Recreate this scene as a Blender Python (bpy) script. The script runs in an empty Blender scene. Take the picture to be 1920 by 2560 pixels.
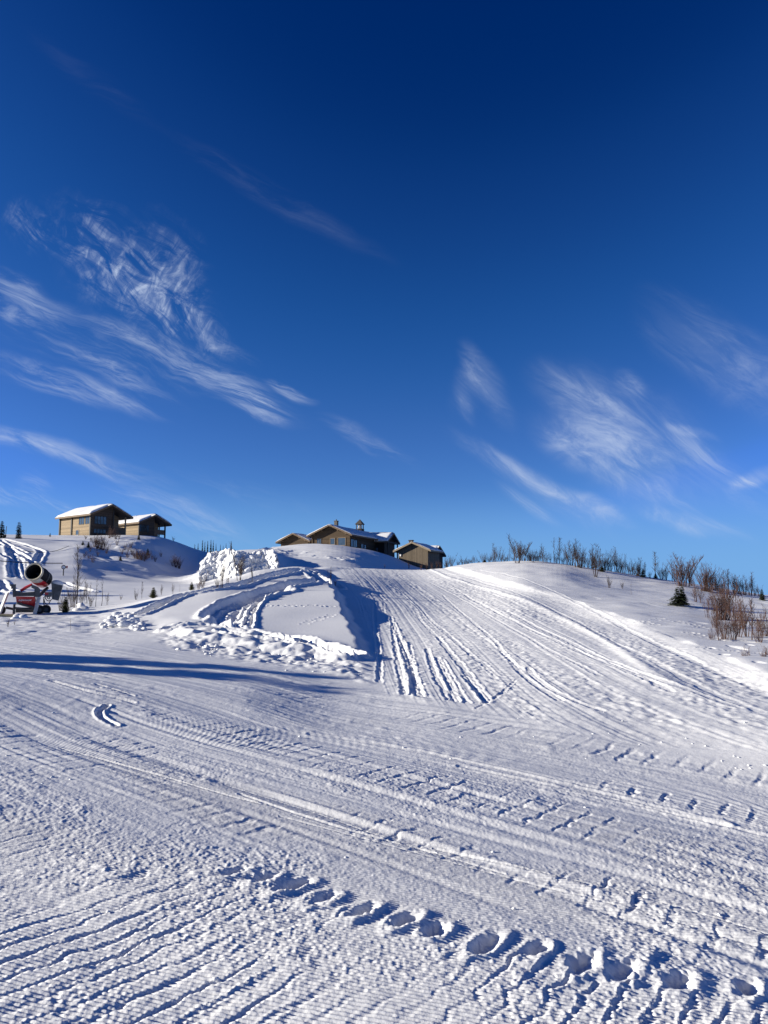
import bpy, bmesh, math, random
import numpy as np
from mathutils import Vector, Matrix
SC = bpy.context.scene
COL = SC.collection
R = math.radians
random.seed(7)

# ------------------------------------------------------------------ camera, light, exposure
PITCH = R(6.2)
CAM_H = 1.6
F = 26 / 36 * 2560
cam = bpy.data.objects.new("camera", bpy.data.cameras.new("camera"))
COL.objects.link(cam)
SC.camera = cam
cam.data.sensor_fit = 'VERTICAL'
cam.data.sensor_height = 36
cam.data.lens = 26
cam.data.clip_end = 20000
cam.location = (0, 0, CAM_H)
cam.rotation_euler = (R(90) + PITCH, 0, 0)

SUN_EL, SUN_FRONT = R(15), R(-3)          # low sun on the left, a little behind the viewer
SUN_DIR = Vector((-math.cos(SUN_FRONT) * math.cos(SUN_EL), math.sin(SUN_FRONT) * math.cos(SUN_EL), math.sin(SUN_EL)))
sun = bpy.data.objects.new("sun", bpy.data.lights.new("sun", 'SUN'))
COL.objects.link(sun)
sun.data.energy = 5.0
sun.data.angle = R(0.5)
sun.data.color = (1.0, 0.93, 0.79)
sun.rotation_euler = SUN_DIR.to_track_quat('Z', 'Y').to_euler()
SC.view_settings.view_transform = 'Standard'
SC.view_settings.look = 'None'
EXPO = 0.87
SC.view_settings.exposure = EXPO
SC.view_settings.gamma = 1


def pdir(px, py):
    u, v = (px - 960) / F, (1280 - py) / F
    return Vector((u, math.cos(PITCH) - v * math.sin(PITCH), math.sin(PITCH) + v * math.cos(PITCH)))


def make_world():
    w = bpy.data.worlds.new("World")
    SC.world = w
    w.use_nodes = True
    nt = w.node_tree
    N, L = nt.nodes, nt.links
    sky = N.new('ShaderNodeTexSky')
    sky.sky_type = 'NISHITA'
    sky.sun_disc = False
    sky.sun_elevation = SUN_EL
    sky.sun_rotation = -(math.pi / 2 - SUN_FRONT)
    sky.air_density = 1.0
    sky.dust_density = 0.0
    sky.ozone_density = 3.0
    sky.altitude = 900

    def math_n(op, a, b=None, c=None, clamp=False):
        n = N.new('ShaderNodeMath')
        n.operation = op
        n.use_clamp = clamp
        for i, v in enumerate((a, b, c)):
            if v is None:
                continue
            if isinstance(v, (int, float)):
                n.inputs[i].default_value = v
            else:
                L.new(v, n.inputs[i])
        return n.outputs[0]
    # deep winter blue: per-channel response curve on the physical sky
    sc = N.new('ShaderNodeVectorMath')
    sc.operation = 'SCALE'
    L.new(sky.outputs[0], sc.inputs[0])
    sc.inputs['Scale'].default_value = 0.1
    cur = N.new('ShaderNodeRGBCurve')
    m = cur.mapping
    m.use_clip = False
    m.extend = 'HORIZONTAL'
    lin = lambda s: (s / 255 / 12.92) if s < 10.3 else ((s / 255 + .055) / 1.055) ** 2.4
    NI = ([63, 69, 82, 103, 135, 185], [88, 96, 112, 137, 167, 189], [122, 131, 148, 169, 183, 190])
    TA = ([1, 12, 31, 61, 88, 100], [42, 57, 83, 112, 143, 154], [106, 124, 155, 186, 209, 226])
    for c in range(3):
        pts = [(0, 0)] + [(lin(a), lin(b)) for a, b in zip(NI[c], TA[c])] + [(1, min(1, lin(TA[c][-1]) * 1.3))]
        cv = m.curves[c]
        cv.points[0].location = pts[0]
        cv.points[1].location = pts[-1]
        for p in pts[1:-1]:
            cv.points.new(*p)
    m.update()
    L.new(sc.outputs[0], cur.inputs['Color'])
    # high cirrus, drawn on a chart of the sky's directions around north
    tc = N.new('ShaderNodeTexCoord')
    sep = N.new('ShaderNodeSeparateXYZ')
    L.new(tc.outputs['Generated'], sep.inputs[0])
    yy = math_n('MAXIMUM', sep.outputs[1], 0.05)
    cx = math_n('DIVIDE', sep.outputs[0], yy)
    cz = math_n('DIVIDE', sep.outputs[2], yy)
    cmb = N.new('ShaderNodeCombineXYZ')
    L.new(cx, cmb.inputs[0])
    L.new(cz, cmb.inputs[1])
    P0 = cmb.outputs[0]
    # warp
    wn = N.new('ShaderNodeTexNoise')
    wn.inputs['Scale'].default_value = 9
    wn.inputs['Detail'].default_value = 3
    L.new(P0, wn.inputs['Vector'])
    ws = N.new('ShaderNodeVectorMath')
    ws.operation = 'SUBTRACT'
    L.new(wn.outputs['Color'], ws.inputs[0])
    ws.inputs[1].default_value = (.5, .5, .5)
    ws2 = N.new('ShaderNodeVectorMath')
    ws2.operation = 'SCALE'
    L.new(ws.outputs[0], ws2.inputs[0])
    ws2.inputs['Scale'].default_value = 0.03
    wa = N.new('ShaderNodeVectorMath')
    wa.operation = 'ADD'
    L.new(P0, wa.inputs[0])
    L.new(ws2.outputs[0], wa.inputs[1])
    P = wa.outputs[0]

    def chart(px, py):
        d = pdir(px, py)
        return d.x / d.y, d.z / d.y

    def wisp(px, py, l, wd, ang, s, src=P):
        x, z = chart(px, py)
        mp = N.new('ShaderNodeMapping')
        mp.vector_type = 'TEXTURE'
        mp.inputs['Location'].default_value = (x, z, 0)
        mp.inputs['Rotation'].default_value = (0, 0, -R(ang))
        mp.inputs['Scale'].default_value = (l / F, wd / F, 1)
        L.new(src, mp.inputs[0])
        ln = N.new('ShaderNodeVectorMath')
        ln.operation = 'LENGTH'
        L.new(mp.outputs[0], ln.inputs[0])
        mr = N.new('ShaderNodeMapRange')
        mr.interpolation_type = 'SMOOTHERSTEP'
        L.new(ln.outputs['Value'], mr.inputs[0])
        mr.inputs[1].default_value = 1.25
        mr.inputs[2].default_value = 0.0
        mr.inputs[3].default_value = 0
        mr.inputs[4].default_value = s
        return mr.outputs[0]

    def fibre(ang, sx, sy, detail, dist, lo, hi, src=P):
        mp = N.new('ShaderNodeMapping')
        mp.vector_type = 'TEXTURE'
        mp.inputs['Rotation'].default_value = (0, 0, -R(ang))
        mp.inputs['Scale'].default_value = (1 / sx, 1 / sy, 1)
        L.new(src, mp.inputs[0])
        n = N.new('ShaderNodeTexNoise')
        n.inputs['Scale'].default_value = 1
        n.inputs['Detail'].default_value = detail
        n.inputs['Roughness'].default_value = .66
        n.inputs['Distortion'].default_value = dist
        L.new(mp.outputs[0], n.inputs['Vector'])
        mr = N.new('ShaderNodeMapRange')
        mr.interpolation_type = 'SMOOTHSTEP'
        L.new(n.outputs['Fac'], mr.inputs[0])
        mr.inputs[1].default_value = lo
        mr.inputs[2].default_value = hi
        return mr.outputs[0]
    G1 = [(330, 690, 290, 125, 40, 1.0), (480, 810, 150, 70, 40, .5), (75, 565, 90, 60, 50, .5), (430, 640, 140, 90, 60, .35)]
    G2 = [(240, 870, 360, 70, 20, .25), (520, 930, 270, 55, 27, .6), (190, 955, 260, 34, 20, .62), (110, 965, 180, 22, 18, .4), (630, 1005, 110, 38, 28, .85), (300, 940, 200, 26, 26, .5), (560, 860, 110, 26, 30, .45), (20, 690, 120, 30, 22, .5), (30, 775, 90, 26, 18, .5),
          (730, 978, 75, 18, 26, .8), (80, 750, 170, 40, 18, .42), (300, 830, 120, 30, 24, .4), (150, 1128, 300, 34, 17, .6),
          (60, 1246, 190, 24, 12, .7), (90, 1225, 60, 40, 50, .4), (450, 1285, 230, 50, 22, .38), (700, 500, 360, 40, 31, .06), (230, 200, 260, 40, 38, .02),
          (925, 1105, 150, 26, 27, .3), (600, 1230, 200, 30, 18, .12)]
    G3 = [(1210, 930, 100, 45, 55, .55), (1250, 1010, 80, 40, 60, .25), (1480, 1030, 200, 80, 36, .62), (1600, 1080, 300, 130, 30, .26), (1540, 1150, 250, 75, 30, .5), (1330, 1205, 240, 40, 32, .62),
          (1320, 1262, 110, 22, 32, .6), (1480, 1265, 130, 32, 24, .7), (1820, 900, 280, 110, 36, .36), (1890, 1190, 90, 26, -22, 1.1), (1720, 1310, 180, 28, 14, .62), (1580, 965, 60, 36, 45, .4),
          (1730, 1080, 80, 16, 12, .55), (1780, 1200, 260, 100, 20, .22), (1180, 960, 60, 90, 20, .25), (1420, 1110, 130, 60, 42, .35), (1610, 1240, 220, 55, 26, .35), (1160, 1000, 70, 26, 70, .3), (1750, 1130, 120, 40, 30, .3)]

    def group(lst):
        o = None
        for a in lst:
            v = wisp(*a)
            o = v if o is None else math_n('ADD', o, v)
        return o
    f1 = fibre(-62, 18, 48, 10, 1.1, .42, .70)
    f1b = fibre(38, 12, 26, 10, 1.4, .40, .68)
    f2 = math_n('MULTIPLY_ADD', fibre(25, 10, 52, 10, .9, .43, .70), .6, math_n('MULTIPLY', fibre(21, 4, 30, 10, .9, .45, .68), .75))
    f3 = math_n('MULTIPLY_ADD', fibre(34, 5, 17, 10, 1.4, .42, .70), .95, math_n('MULTIPLY', fibre(38, 12, 44, 10, .9, .36, .72), .3))
    c1 = math_n('MULTIPLY', group(G1), math_n('MULTIPLY_ADD', math_n('MULTIPLY', f1, f1b), .8, math_n('MULTIPLY', f1b, .25)))
    c2 = math_n('MULTIPLY', group(G2), math_n('MULTIPLY_ADD', f2, .95, .03))
    c3 = math_n('MULTIPLY', group(G3), math_n('MULTIPLY_ADD', f3, .75, .14))
    tot = math_n('ADD', math_n('ADD', math_n('MULTIPLY', c1, 1.0), c2), c3)
    tot = math_n('MULTIPLY', tot, .92)
    tot = math_n('MINIMUM', tot, .72)
    ahead = math_n('GREATER_THAN', sep.outputs[1], 0.06)
    tot = math_n('MULTIPLY', tot, ahead)
    mix = N.new('ShaderNodeMix')
    mix.data_type = 'RGBA'
    L.new(tot, mix.inputs['Factor'])
    hz = N.new('ShaderNodeMapRange')          # paler blue air just over the horizon
    hz.interpolation_type = 'SMOOTHSTEP'
    L.new(sep.outputs[2], hz.inputs[0])
    hz.inputs[1].default_value = .15
    hz.inputs[2].default_value = .015
    hmix = N.new('ShaderNodeMix')
    hmix.data_type = 'RGBA'
    L.new(hz.outputs[0], hmix.inputs['Factor'])
    L.new(cur.outputs[0], hmix.inputs['A'])
    hmix.inputs['B'].default_value = (lin(120), lin(174), lin(230), 1)
    L.new(hmix.outputs['Result'], mix.inputs['A'])
    mix.inputs['B'].default_value = (.56, .66, .86, 1)
    g = N.new('ShaderNodeVectorMath')
    g.operation = 'SCALE'
    L.new(mix.outputs['Result'], g.inputs[0])
    g.inputs['Scale'].default_value = 10 / (2 ** EXPO)
    bg = N['Background']
    bg.inputs['Strength'].default_value = 0.1
    L.new(g.outputs[0], bg.inputs['Color'])


make_world()


# ------------------------------------------------------------------ helpers
def tag(o, label=None, cat=None, group=None, kind=None):
    if label: o['label'] = label
    if cat: o['category'] = cat
    if group: o['group'] = group
    if kind: o['kind'] = kind
    return o


def empty(name, loc=(0, 0, 0), rz=0.0):
    o = bpy.data.objects.new(name, None)
    COL.objects.link(o)
    o.location = loc
    o.rotation_euler = (0, 0, rz)
    o.empty_display_size = .2
    return o


class MB:
    def __init__(s):
        s.v, s.f = [], []

    def add(s, vs, fs):
        b = len(s.v)
        s.v += [tuple(p) for p in vs]
        s.f += [tuple(i + b for i in f) for f in fs]
        return s

    def box(s, x0, x1, y0, y1, z0, z1, M=None):
        vs = [Vector((x, y, z)) for z in (z0, z1) for y in (y0, y1) for x in (x0, x1)]
        if M: vs = [M @ p for p in vs]
        return s.add(vs, [(0, 2, 3, 1), (4, 5, 7, 6), (0, 1, 5, 4), (1, 3, 7, 5), (3, 2, 6, 7), (2, 0, 4, 6)])

    def prism(s, poly, y0, y1, M=None):
        """polygon in x,z pushed along y"""
        n = len(poly)
        vs = [Vector((x, y0, z)) for x, z in poly] + [Vector((x, y1, z)) for x, z in poly]
        if M: vs = [M @ p for p in vs]
        return s.add(vs, [tuple(range(n)), tuple(range(2 * n - 1, n - 1, -1))] + [(i, i + n, (i + 1) % n + n, (i + 1) % n) for i in range(n)])

    def tube(s, pts, rad, n=6, caps=True):
        pts = [Vector(p) for p in pts]
        if not isinstance(rad, (list, tuple)): rad = [rad] * len(pts)
        b = len(s.v)
        for i, p in enumerate(pts):
            d = (pts[min(i + 1, len(pts) - 1)] - pts[max(i - 1, 0)])
            d = d.normalized() if d.length > 1e-9 else Vector((0, 0, 1))
            a = d.orthogonal().normalized() if abs(d.z) > .9 else d.cross(Vector((0, 0, 1))).normalized()
            c = d.cross(a)
            for k in range(n):
                t = 2 * math.pi * k / n
                s.v.append(tuple(p + (a * math.cos(t) + c * math.sin(t)) * rad[i]))
        for i in range(len(pts) - 1):
            for k in range(n):
                s.f.append((b + i * n + k, b + i * n + (k + 1) % n, b + (i + 1) * n + (k + 1) % n, b + (i + 1) * n + k))
        if caps:
            s.f.append(tuple(b + k for k in range(n - 1, -1, -1)))
            e = b + (len(pts) - 1) * n
            s.f.append(tuple(e + k for k in range(n)))
        return s

    def lathe(s, prof, n=24, M=None, a0=0, a1=2 * math.pi, closed=True):
        """profile of (radius, height) about z"""
        b = len(s.v)
        full = abs(a1 - a0 - 2 * math.pi) < 1e-6
        cols = n if full else n + 1
        for r, z in prof:
            for k in range(cols):
                t = a0 + (a1 - a0) * k / n
                p = Vector((r * math.cos(t), r * math.sin(t), z))
                s.v.append(tuple(M @ p if M else p))
        m = len(prof)
        for i in range(m if closed else m - 1):
            j = (i + 1) % m
            for k in range(n):
                k2 = (k + 1) % cols
                s.f.append((b + i * cols + k, b + i * cols + k2, b + j * cols + k2, b + j * cols + k))
        return s

    def build(s, name, mat, parent=None, smooth=False):
        me = bpy.data.meshes.new(name)
        me.from_pydata(s.v, [], s.f)
        if not isinstance(mat, (list, tuple)): mat = [mat]
        for m_ in mat: me.materials.append(m_)
        if smooth: me.polygons.foreach_set('use_smooth', [True] * len(me.polygons))
        me.update()
        o = bpy.data.objects.new(name, me)
        COL.objects.link(o)
        if parent is not None: o.parent = parent
        return o


def mat(name, col, rough=.7, var=.15, vscale=6, bump=0, bscale=20, metal=0, spec=.4, stretch=None, coord='Object', coat=0):
    m = bpy.data.materials.new(name)
    m.use_nodes = True
    nt = m.node_tree
    N, L = nt.nodes, nt.links
    b = N['Principled BSDF']
    b.inputs['Roughness'].default_value = rough
    b.inputs['Metallic'].default_value = metal
    b.inputs['Specular IOR Level'].default_value = spec
    b.inputs['Coat Weight'].default_value = coat
    tc = N.new('ShaderNodeTexCoord')
    src = tc.outputs[coord]
    if stretch:
        mp = N.new('ShaderNodeMapping')
        mp.inputs['Scale'].default_value = stretch
        L.new(src, mp.inputs[0])
        src = mp.outputs[0]
    n = N.new('ShaderNodeTexNoise')
    n.inputs['Scale'].default_value = vscale
    n.inputs['Detail'].default_value = 5
    L.new(src, n.inputs['Vector'])
    r = N.new('ShaderNodeValToRGB')
    r.color_ramp.elements[0].position = .3
    r.color_ramp.elements[1].position = .7
    r.color_ramp.elements[0].color = (*[c * (1 - var) for c in col], 1)
    r.color_ramp.elements[1].color = (*[min(1, c * (1 + var)) for c in col], 1)
    L.new(n.outputs['Fac'], r.inputs[0])
    L.new(r.outputs[0], b.inputs['Base Color'])
    if bump:
        n2 = N.new('ShaderNodeTexNoise')
        n2.inputs['Scale'].default_value = bscale
        n2.inputs['Detail'].default_value = 4
        L.new(src, n2.inputs['Vector'])
        bp = N.new('ShaderNodeBump')
        bp.inputs['Strength'].default_value = 1
        bp.inputs['Distance'].default_value = bump
        L.new(n2.outputs['Fac'], bp.inputs['Height'])
        L.new(bp.outputs[0], b.inputs['Normal'])
    return m


def wood(name, col, pitch=.18, axis='Z', var=.25, gap=.55):
    """boards or logs: soft dark joints every pitch metres, with grain"""
    m = mat(name, col, rough=.75, var=var, vscale=3, stretch=(1, 1, 6) if axis == 'Z' else (6, 6, .6), spec=.2)
    nt = m.node_tree
    N, L = nt.nodes, nt.links
    b = N['Principled BSDF']
    tc = N.new('ShaderNodeTexCoord')
    sp = N.new('ShaderNodeSeparateXYZ')
    L.new(tc.outputs['Object'], sp.inputs[0])
    if axis == 'Z':
        src = sp.outputs[2]
    else:
        ad = N.new('ShaderNodeMath')
        L.new(sp.outputs[0], ad.inputs[0])
        L.new(sp.outputs[1], ad.inputs[1])
        src = ad.outputs[0]
    d = N.new('ShaderNodeMath'); d.operation = 'DIVIDE'
    L.new(src, d.inputs[0]); d.inputs[1].default_value = pitch
    fr = N.new('ShaderNodeMath'); fr.operation = 'FRACT'
    L.new(d.outputs[0], fr.inputs[0])
    pp = N.new('ShaderNodeMath'); pp.operation = 'PINGPONG'
    L.new(fr.outputs[0], pp.inputs[0]); pp.inputs[1].default_value = .5
    mr = N.new('ShaderNodeMapRange')
    L.new(pp.outputs[0], mr.inputs[0]); mr.inputs[2].default_value = .12
    mr.inputs[3].default_value = gap; mr.inputs[4].default_value = 1
    fl = N.new('ShaderNodeMath'); fl.operation = 'FLOOR'
    L.new(d.outputs[0], fl.inputs[0])
    wn = N.new('ShaderNodeTexWhiteNoise'); wn.noise_dimensions = '1D'
    L.new(fl.outputs[0], wn.inputs['W'])
    mr2 = N.new('ShaderNodeMapRange')
    L.new(wn.outputs['Value'], mr2.inputs[0]); mr2.inputs[3].default_value = .78; mr2.inputs[4].default_value = 1.18
    mu = N.new('ShaderNodeMath'); mu.operation = 'MULTIPLY'
    L.new(mr.outputs[0], mu.inputs[0]); L.new(mr2.outputs[0], mu.inputs[1])
    old = b.inputs['Base Color'].links[0].from_socket
    vs = N.new('ShaderNodeVectorMath'); vs.operation = 'SCALE'
    L.new(old, vs.inputs[0]); L.new(mu.outputs[0], vs.inputs['Scale'])
    L.new(vs.outputs[0], b.inputs['Base Color'])
    bp = N.new('ShaderNodeBump'); bp.inputs['Distance'].default_value = .03
    L.new(pp.outputs[0], bp.inputs['Height']); L.new(bp.outputs[0], b.inputs['Normal'])
    return m


def snow_mat(name, bump1=.012, s1=9, bump2=.004, s2=45, tint=(.72, .725, .735)):
    m = bpy.data.materials.new(name)
    m.use_nodes = True
    nt = m.node_tree
    N, L = nt.nodes, nt.links
    b = N['Principled BSDF']
    b.inputs['Roughness'].default_value = .62
    b.inputs['Specular IOR Level'].default_value = .25
    tc = N.new('ShaderNodeTexCoord')
    n0 = N.new('ShaderNodeTexNoise'); n0.inputs['Scale'].default_value = .9; n0.inputs['Detail'].default_value = 6
    L.new(tc.outputs['Object'], n0.inputs['Vector'])
    r = N.new('ShaderNodeValToRGB')
    r.color_ramp.elements[0].position = .3; r.color_ramp.elements[1].position = .7
    r.color_ramp.elements[0].color = (*[c * .95 for c in tint], 1); r.color_ramp.elements[1].color = (*tint, 1)
    L.new(n0.outputs['Fac'], r.inputs[0]); L.new(r.outputs[0], b.inputs['Base Color'])
    nrm = None
    for bm_, sc_ in ((bump1, s1), (bump2, s2)):
        if not bm_: continue
        n = N.new('ShaderNodeTexNoise'); n.inputs['Scale'].default_value = sc_; n.inputs['Detail'].default_value = 5; n.inputs['Roughness'].default_value = .62
        L.new(tc.outputs['Object'], n.inputs['Vector'])
        bp = N.new('ShaderNodeBump'); bp.inputs['Distance'].default_value = bm_; bp.inputs['Strength'].default_value = 1
        L.new(n.outputs['Fac'], bp.inputs['Height'])
        if nrm: L.new(nrm, bp.inputs['Normal'])
        nrm = bp.outputs[0]
    if nrm: L.new(nrm, b.inputs['Normal'])
    return m, b


# ------------------------------------------------------------------ terrain: base shape
def ray_tan(px, py):
    d = pdir(px, py)
    return d.z / math.hypot(d.x, d.y)


def zat(px, py, r):
    return CAM_H + r * ray_tan(px, py)


FAR_R = [65, 75, 90, 110, 125, 140, 160, 200, 300, 450, 800, 2500]
# heights at those distances for the viewing directions named by the first number
FAR = {
    -900: [2.6, 3.5, 5.0, 7.0, 8.0, 9.0, 9.0, 8, 3, 0, -8, -40],
    -300: [2.65, 3.8, 6.0, 8.7, 10.4, 11.8, 12.3, 11, 4, 0, -8, -40],
    0: [2.65, 3.7, 5.9, 8.7, 10.6, 12.2, 12.4, 10, 3, 0, -8, -40],
    130: [2.45, 3.4, 5.5, 8.6, 10.8, 12.3, 12.5, 10, 3, 0, -8, -40],
    200: [2.4, 3.2, 5.7, 8.9, 10.9, 12.4, 12.5, 10, 3, 0, -8, -40],
    240: [2.4, 3.0, 5.0, 8.2, 11.0, 12.4, 12.4, 10, 3, 0, -8, -40],
    330: [2.25, 2.6, 4.0, 7.8, 11.2, 12.6, 12, 9, 3, 0, -8, -40],
    400: [2.2, 2.45, 3.3, 6.4, 10.3, 12.2, 11.3, 9, 6, 0, -8, -40],
    450: [2.2, 2.4, 2.8, 4.7, 8.0, 11.1, 10.5, 9, 10, 0, -8, -40],
    510: [2.2, 2.5, 3.4, 4.6, 6.0, 8.8, 9.3, 9, 17, 10, -8, -40],
    560: [2.2, 3.3, 6.3, 7.4, 8.3, 8.9, 9.0, 9, 17.5, 10, -8, -40],
    640: [2.2, 3.4, 6.5, 7.6, 8.5, 9.3, 9.5, 9, 15, 8, -8, -40],
    688: [2.4, 4.0, 6.5, 7.7, 8.8, 10.1, 10.2, 9, 9, 3, -8, -40],
    712: [2.5, 3.2, 4.4, 6.2, 8.4, 10.3, 10.4, 9, 8, 2, -8, -40],
    760: [2.9, 3.4, 4.6, 6.4, 8.7, 10.8, 10.9, 9, 4, 0, -8, -40],
    830: [2.9, 3.5, 4.7, 6.6, 8.9, 10.7, 10.8, 9, 3, 0, -8, -40],
    880: [2.9, 3.4, 4.4, 6.3, 8.5, 10.2, 10.2, 9, 3, 0, -8, -40],
    960: [2.9, 3.1, 3.3, 4.7, 6.7, 9.1, 9.2, 8, 3, 0, -8, -40],
    1000: [2.9, 3.0, 3.1, 4.2, 5.7, 7.9, 8.2, 7, 3, 0, -8, -40],
    1040: [2.9, 3.0, 3.1, 3.8, 4.9, 6.1, 6.5, 6, 2, 0, -8, -40],
    1100: [2.8, 3.2, 3.6, 4.4, 5.0, 5.6, 5.8, 5, 1, 0, -8, -40],
    1200: [2.5, 2.4, 2.5, 2.5, 2.5, 2.4, 2.2, 2, 0, -2, -8, -40],
    1400: [2.3, 2.0, 1.6, 1.2, 1.0, .8, .5, 0, -2, -5, -10, -40],
    1700: [1.6, 1.2, .8, .3, 0, -.4, -1, -2, -5, -8, -12, -40],
    1920: [.8, .4, .0, -.6, -1, -1.3, -2, -3, -6, -9, -14, -40],
    2800: [.4, .2, -.2, -.6, -1, -1.5, -2, -3, -6, -9, -14, -40],
}
# near ground, (distance, pixel row) or (distance, 'z', height)
for _k, _f in ((-900, .93), (-300, .93), (0, .925), (130, .925), (200, .93), (240, .93), (330, .935), (400, .955), (450, .96)):
    for _i in range(2, 8): FAR[_k][_i] *= _f
NEAR_A = {   # left ground and knoll
    -900: [(11, 1735), (15, 1655), (20, 1597), (27, 1552), (32, 1535), (45, 1492), (55, 1470)],
    0: [(11, 1735), (15, 1655), (20, 1598), (27, 1552), (31, 1536), (45, 1494), (55, 1470)],
    130: [(11, 1735), (15, 1655), (20, 1600), (27, 1552), (31, 1536), (45, 1494), (55, 1471)],
    240: [(11, 1735), (15, 1655), (19, 1610), (24, 1572), (28, 1545), (33, 1519), (45, 1493), (55, 1472)],
    330: [(11, 1735), (15, 1656), (19, 1609), (22, 1582), (26, 1548), (31, 1512), (36, 1503), (45, 1491), (55, 1473)],
    400: [(11, 1735), (15, 1658), (18, 1622), (20, 1598), (23, 1568), (27, 1527), (31, 1490), (36, 'z', 1.3), (45, 'z', 1.3), (55, 'z', 1.85)],
    480: [(11, 1735), (15, 1660), (18, 1625), (19.5, 1598), (21, 1580), (26, 1530), (33, 1475), (37, 'z', 1.5), (45, 'z', 1.5), (55, 'z', 1.9)],
    560: [(11, 1736), (15, 1663), (17.5, 1635), (19, 1605), (20.5, 1585), (26, 1528), (34, 1453), (39, 'z', 1.9), (48, 'z', 1.8), (55, 'z', 2.0)],
    640: [(11, 1737), (15, 1666), (17, 1642), (18.5, 1612), (20.5, 1590), (26, 1528), (32, 1462), (36.5, 1422), (42, 'z', 2.3), (55, 'z', 2.2)],
    740: [(11, 1738), (15, 1670), (16.5, 1655), (18.2, 1620), (20, 1600), (25, 1540), (32, 1462), (38, 1411), (41, 1410), (46, 'z', 2.8), (55, 'z', 2.8)],
    820: [(11, 1738), (15, 1675), (16.2, 1662), (18, 1628), (20, 1600), (25, 1540), (32, 1464), (38, 1432), (42, 1422), (47, 1416), (52, 1415)],
    1100: [(11, 1738), (15, 1675), (16.2, 1662), (18, 1628), (20, 1600), (25, 1540), (32, 1464), (38, 1432), (42, 1422), (47, 1416), (52, 1415)],
}
NEAR_A[2800] = NEAR_A[1100]
NEAR_B = {   # the groomed slope and the hummock on its right
    600: [(12, 1735), (17, 1645), (21, 1597), (26, 1546), (32, 1478), (36, 1447), (40, 1431), (46, 1424), (52, 1417), (58, 'z', 2.9)],
    860: [(12, 1735), (17, 1645), (21, 1597), (26, 1546), (32, 1478), (36, 1447), (40, 1431), (46, 1424), (52, 1417), (58, 'z', 2.9)],
    960: [(12, 1735), (17.5, 1648), (26, 1558), (32, 1498), (37, 1461), (42, 1443), (48, 1431), (53, 1423), (58, 'z', 2.9)],
    1040: [(11.8, 1735), (17.5, 1646), (26, 1560), (37, 1474), (48, 1434), (53, 1424), (58, 'z', 2.8)],
    1100: [(11.6, 1736), (17.2, 1648), (26, 1560), (36, 1482), (46, 1432), (51, 1420), (58, 'z', 2.9)],
    1200: [(11.5, 1738), (17, 1650), (25, 1564), (36, 1482), (45, 1424), (50, 1408), (57, 'z', 2.8)],
    1300: [(11.3, 1740), (17, 1648), (25, 1558), (35, 1478), (43, 1418), (48, 1401), (55, 'z', 2.9)],
    1400: [(11, 1742), (16.5, 1650), (24, 1568), (33, 1500), (41, 1430), (47, 1407), (54, 'z', 2.6)],
    1500: [(11, 1742), (16.5, 1648), (23.5, 1572), (32, 1511), (41, 1454), (48, 1421), (55, 'z', 2.2)],
    1600: [(11, 1742), (16, 1648), (22, 1586), (31, 1521), (40, 1472), (48, 1440), (56, 'z', 1.9)],
    1700: [(10.8, 1745), (15, 1666), (21, 1602), (29, 1538), (38, 1490), (48, 1454), (56, 'z', 1.6)],
    1800: [(10.5, 1752), (14, 1690), (20, 1620), (28, 1556), (38, 1508), (48, 1471), (56, 'z', 1.2)],
    1920: [(10, 1765), (13, 1710), (18, 1645), (26, 1575), (38, 1521), (48, 1489), (56, 'z', .8)],
    2800: [(10, 1770), (13, 1720), (18, 1660), (26, 1590), (38, 1540), (48, 1510), (56, 'z', .5)],
}


def far_z(px):
    ks = sorted(FAR)
    px = min(max(px, ks[0]), ks[-1])
    return [float(np.interp(px, ks, [FAR[k][i] for k in ks])) for i in range(len(FAR_R))]


CPX = np.arange(-900, 2801, 12.0)
CLR = np.linspace(math.log(.25), math.log(2500), 900)


def pchip(x, y, xi):
    x, y = np.array(x, float), np.array(y, float)
    h, d = np.diff(x), np.diff(y) / np.diff(x)
    mm = np.zeros_like(x)
    for i in range(1, len(x) - 1):
        if d[i - 1] * d[i] > 0:
            w1, w2 = 2 * h[i] + h[i - 1], h[i] + 2 * h[i - 1]
            mm[i] = (w1 + w2) / (w1 / d[i - 1] + w2 / d[i])
    mm[0], mm[-1] = d[0], d[-1]
    k = np.clip(np.searchsorted(x, xi) - 1, 0, len(x) - 2)
    t = (xi - x[k]) / h[k]
    return ((2 * t ** 3 - 3 * t ** 2 + 1) * y[k] + (t ** 3 - 2 * t ** 2 + t) * h[k] * mm[k] + (-2 * t ** 3 + 3 * t ** 2) * y[k + 1] + (t ** 3 - t ** 2) * h[k] * mm[k + 1])


def gsm(a, sig, axis):
    n = int(3 * sig + 1)
    k = np.exp(-.5 * (np.arange(-n, n + 1) / sig) ** 2)
    k /= k.sum()
    pad = [(0, 0)] * a.ndim
    pad[axis] = (n, n)
    b = np.pad(a, pad, mode='edge')
    return np.apply_along_axis(lambda v: np.convolve(v, k, 'valid'), axis, b)


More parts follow.
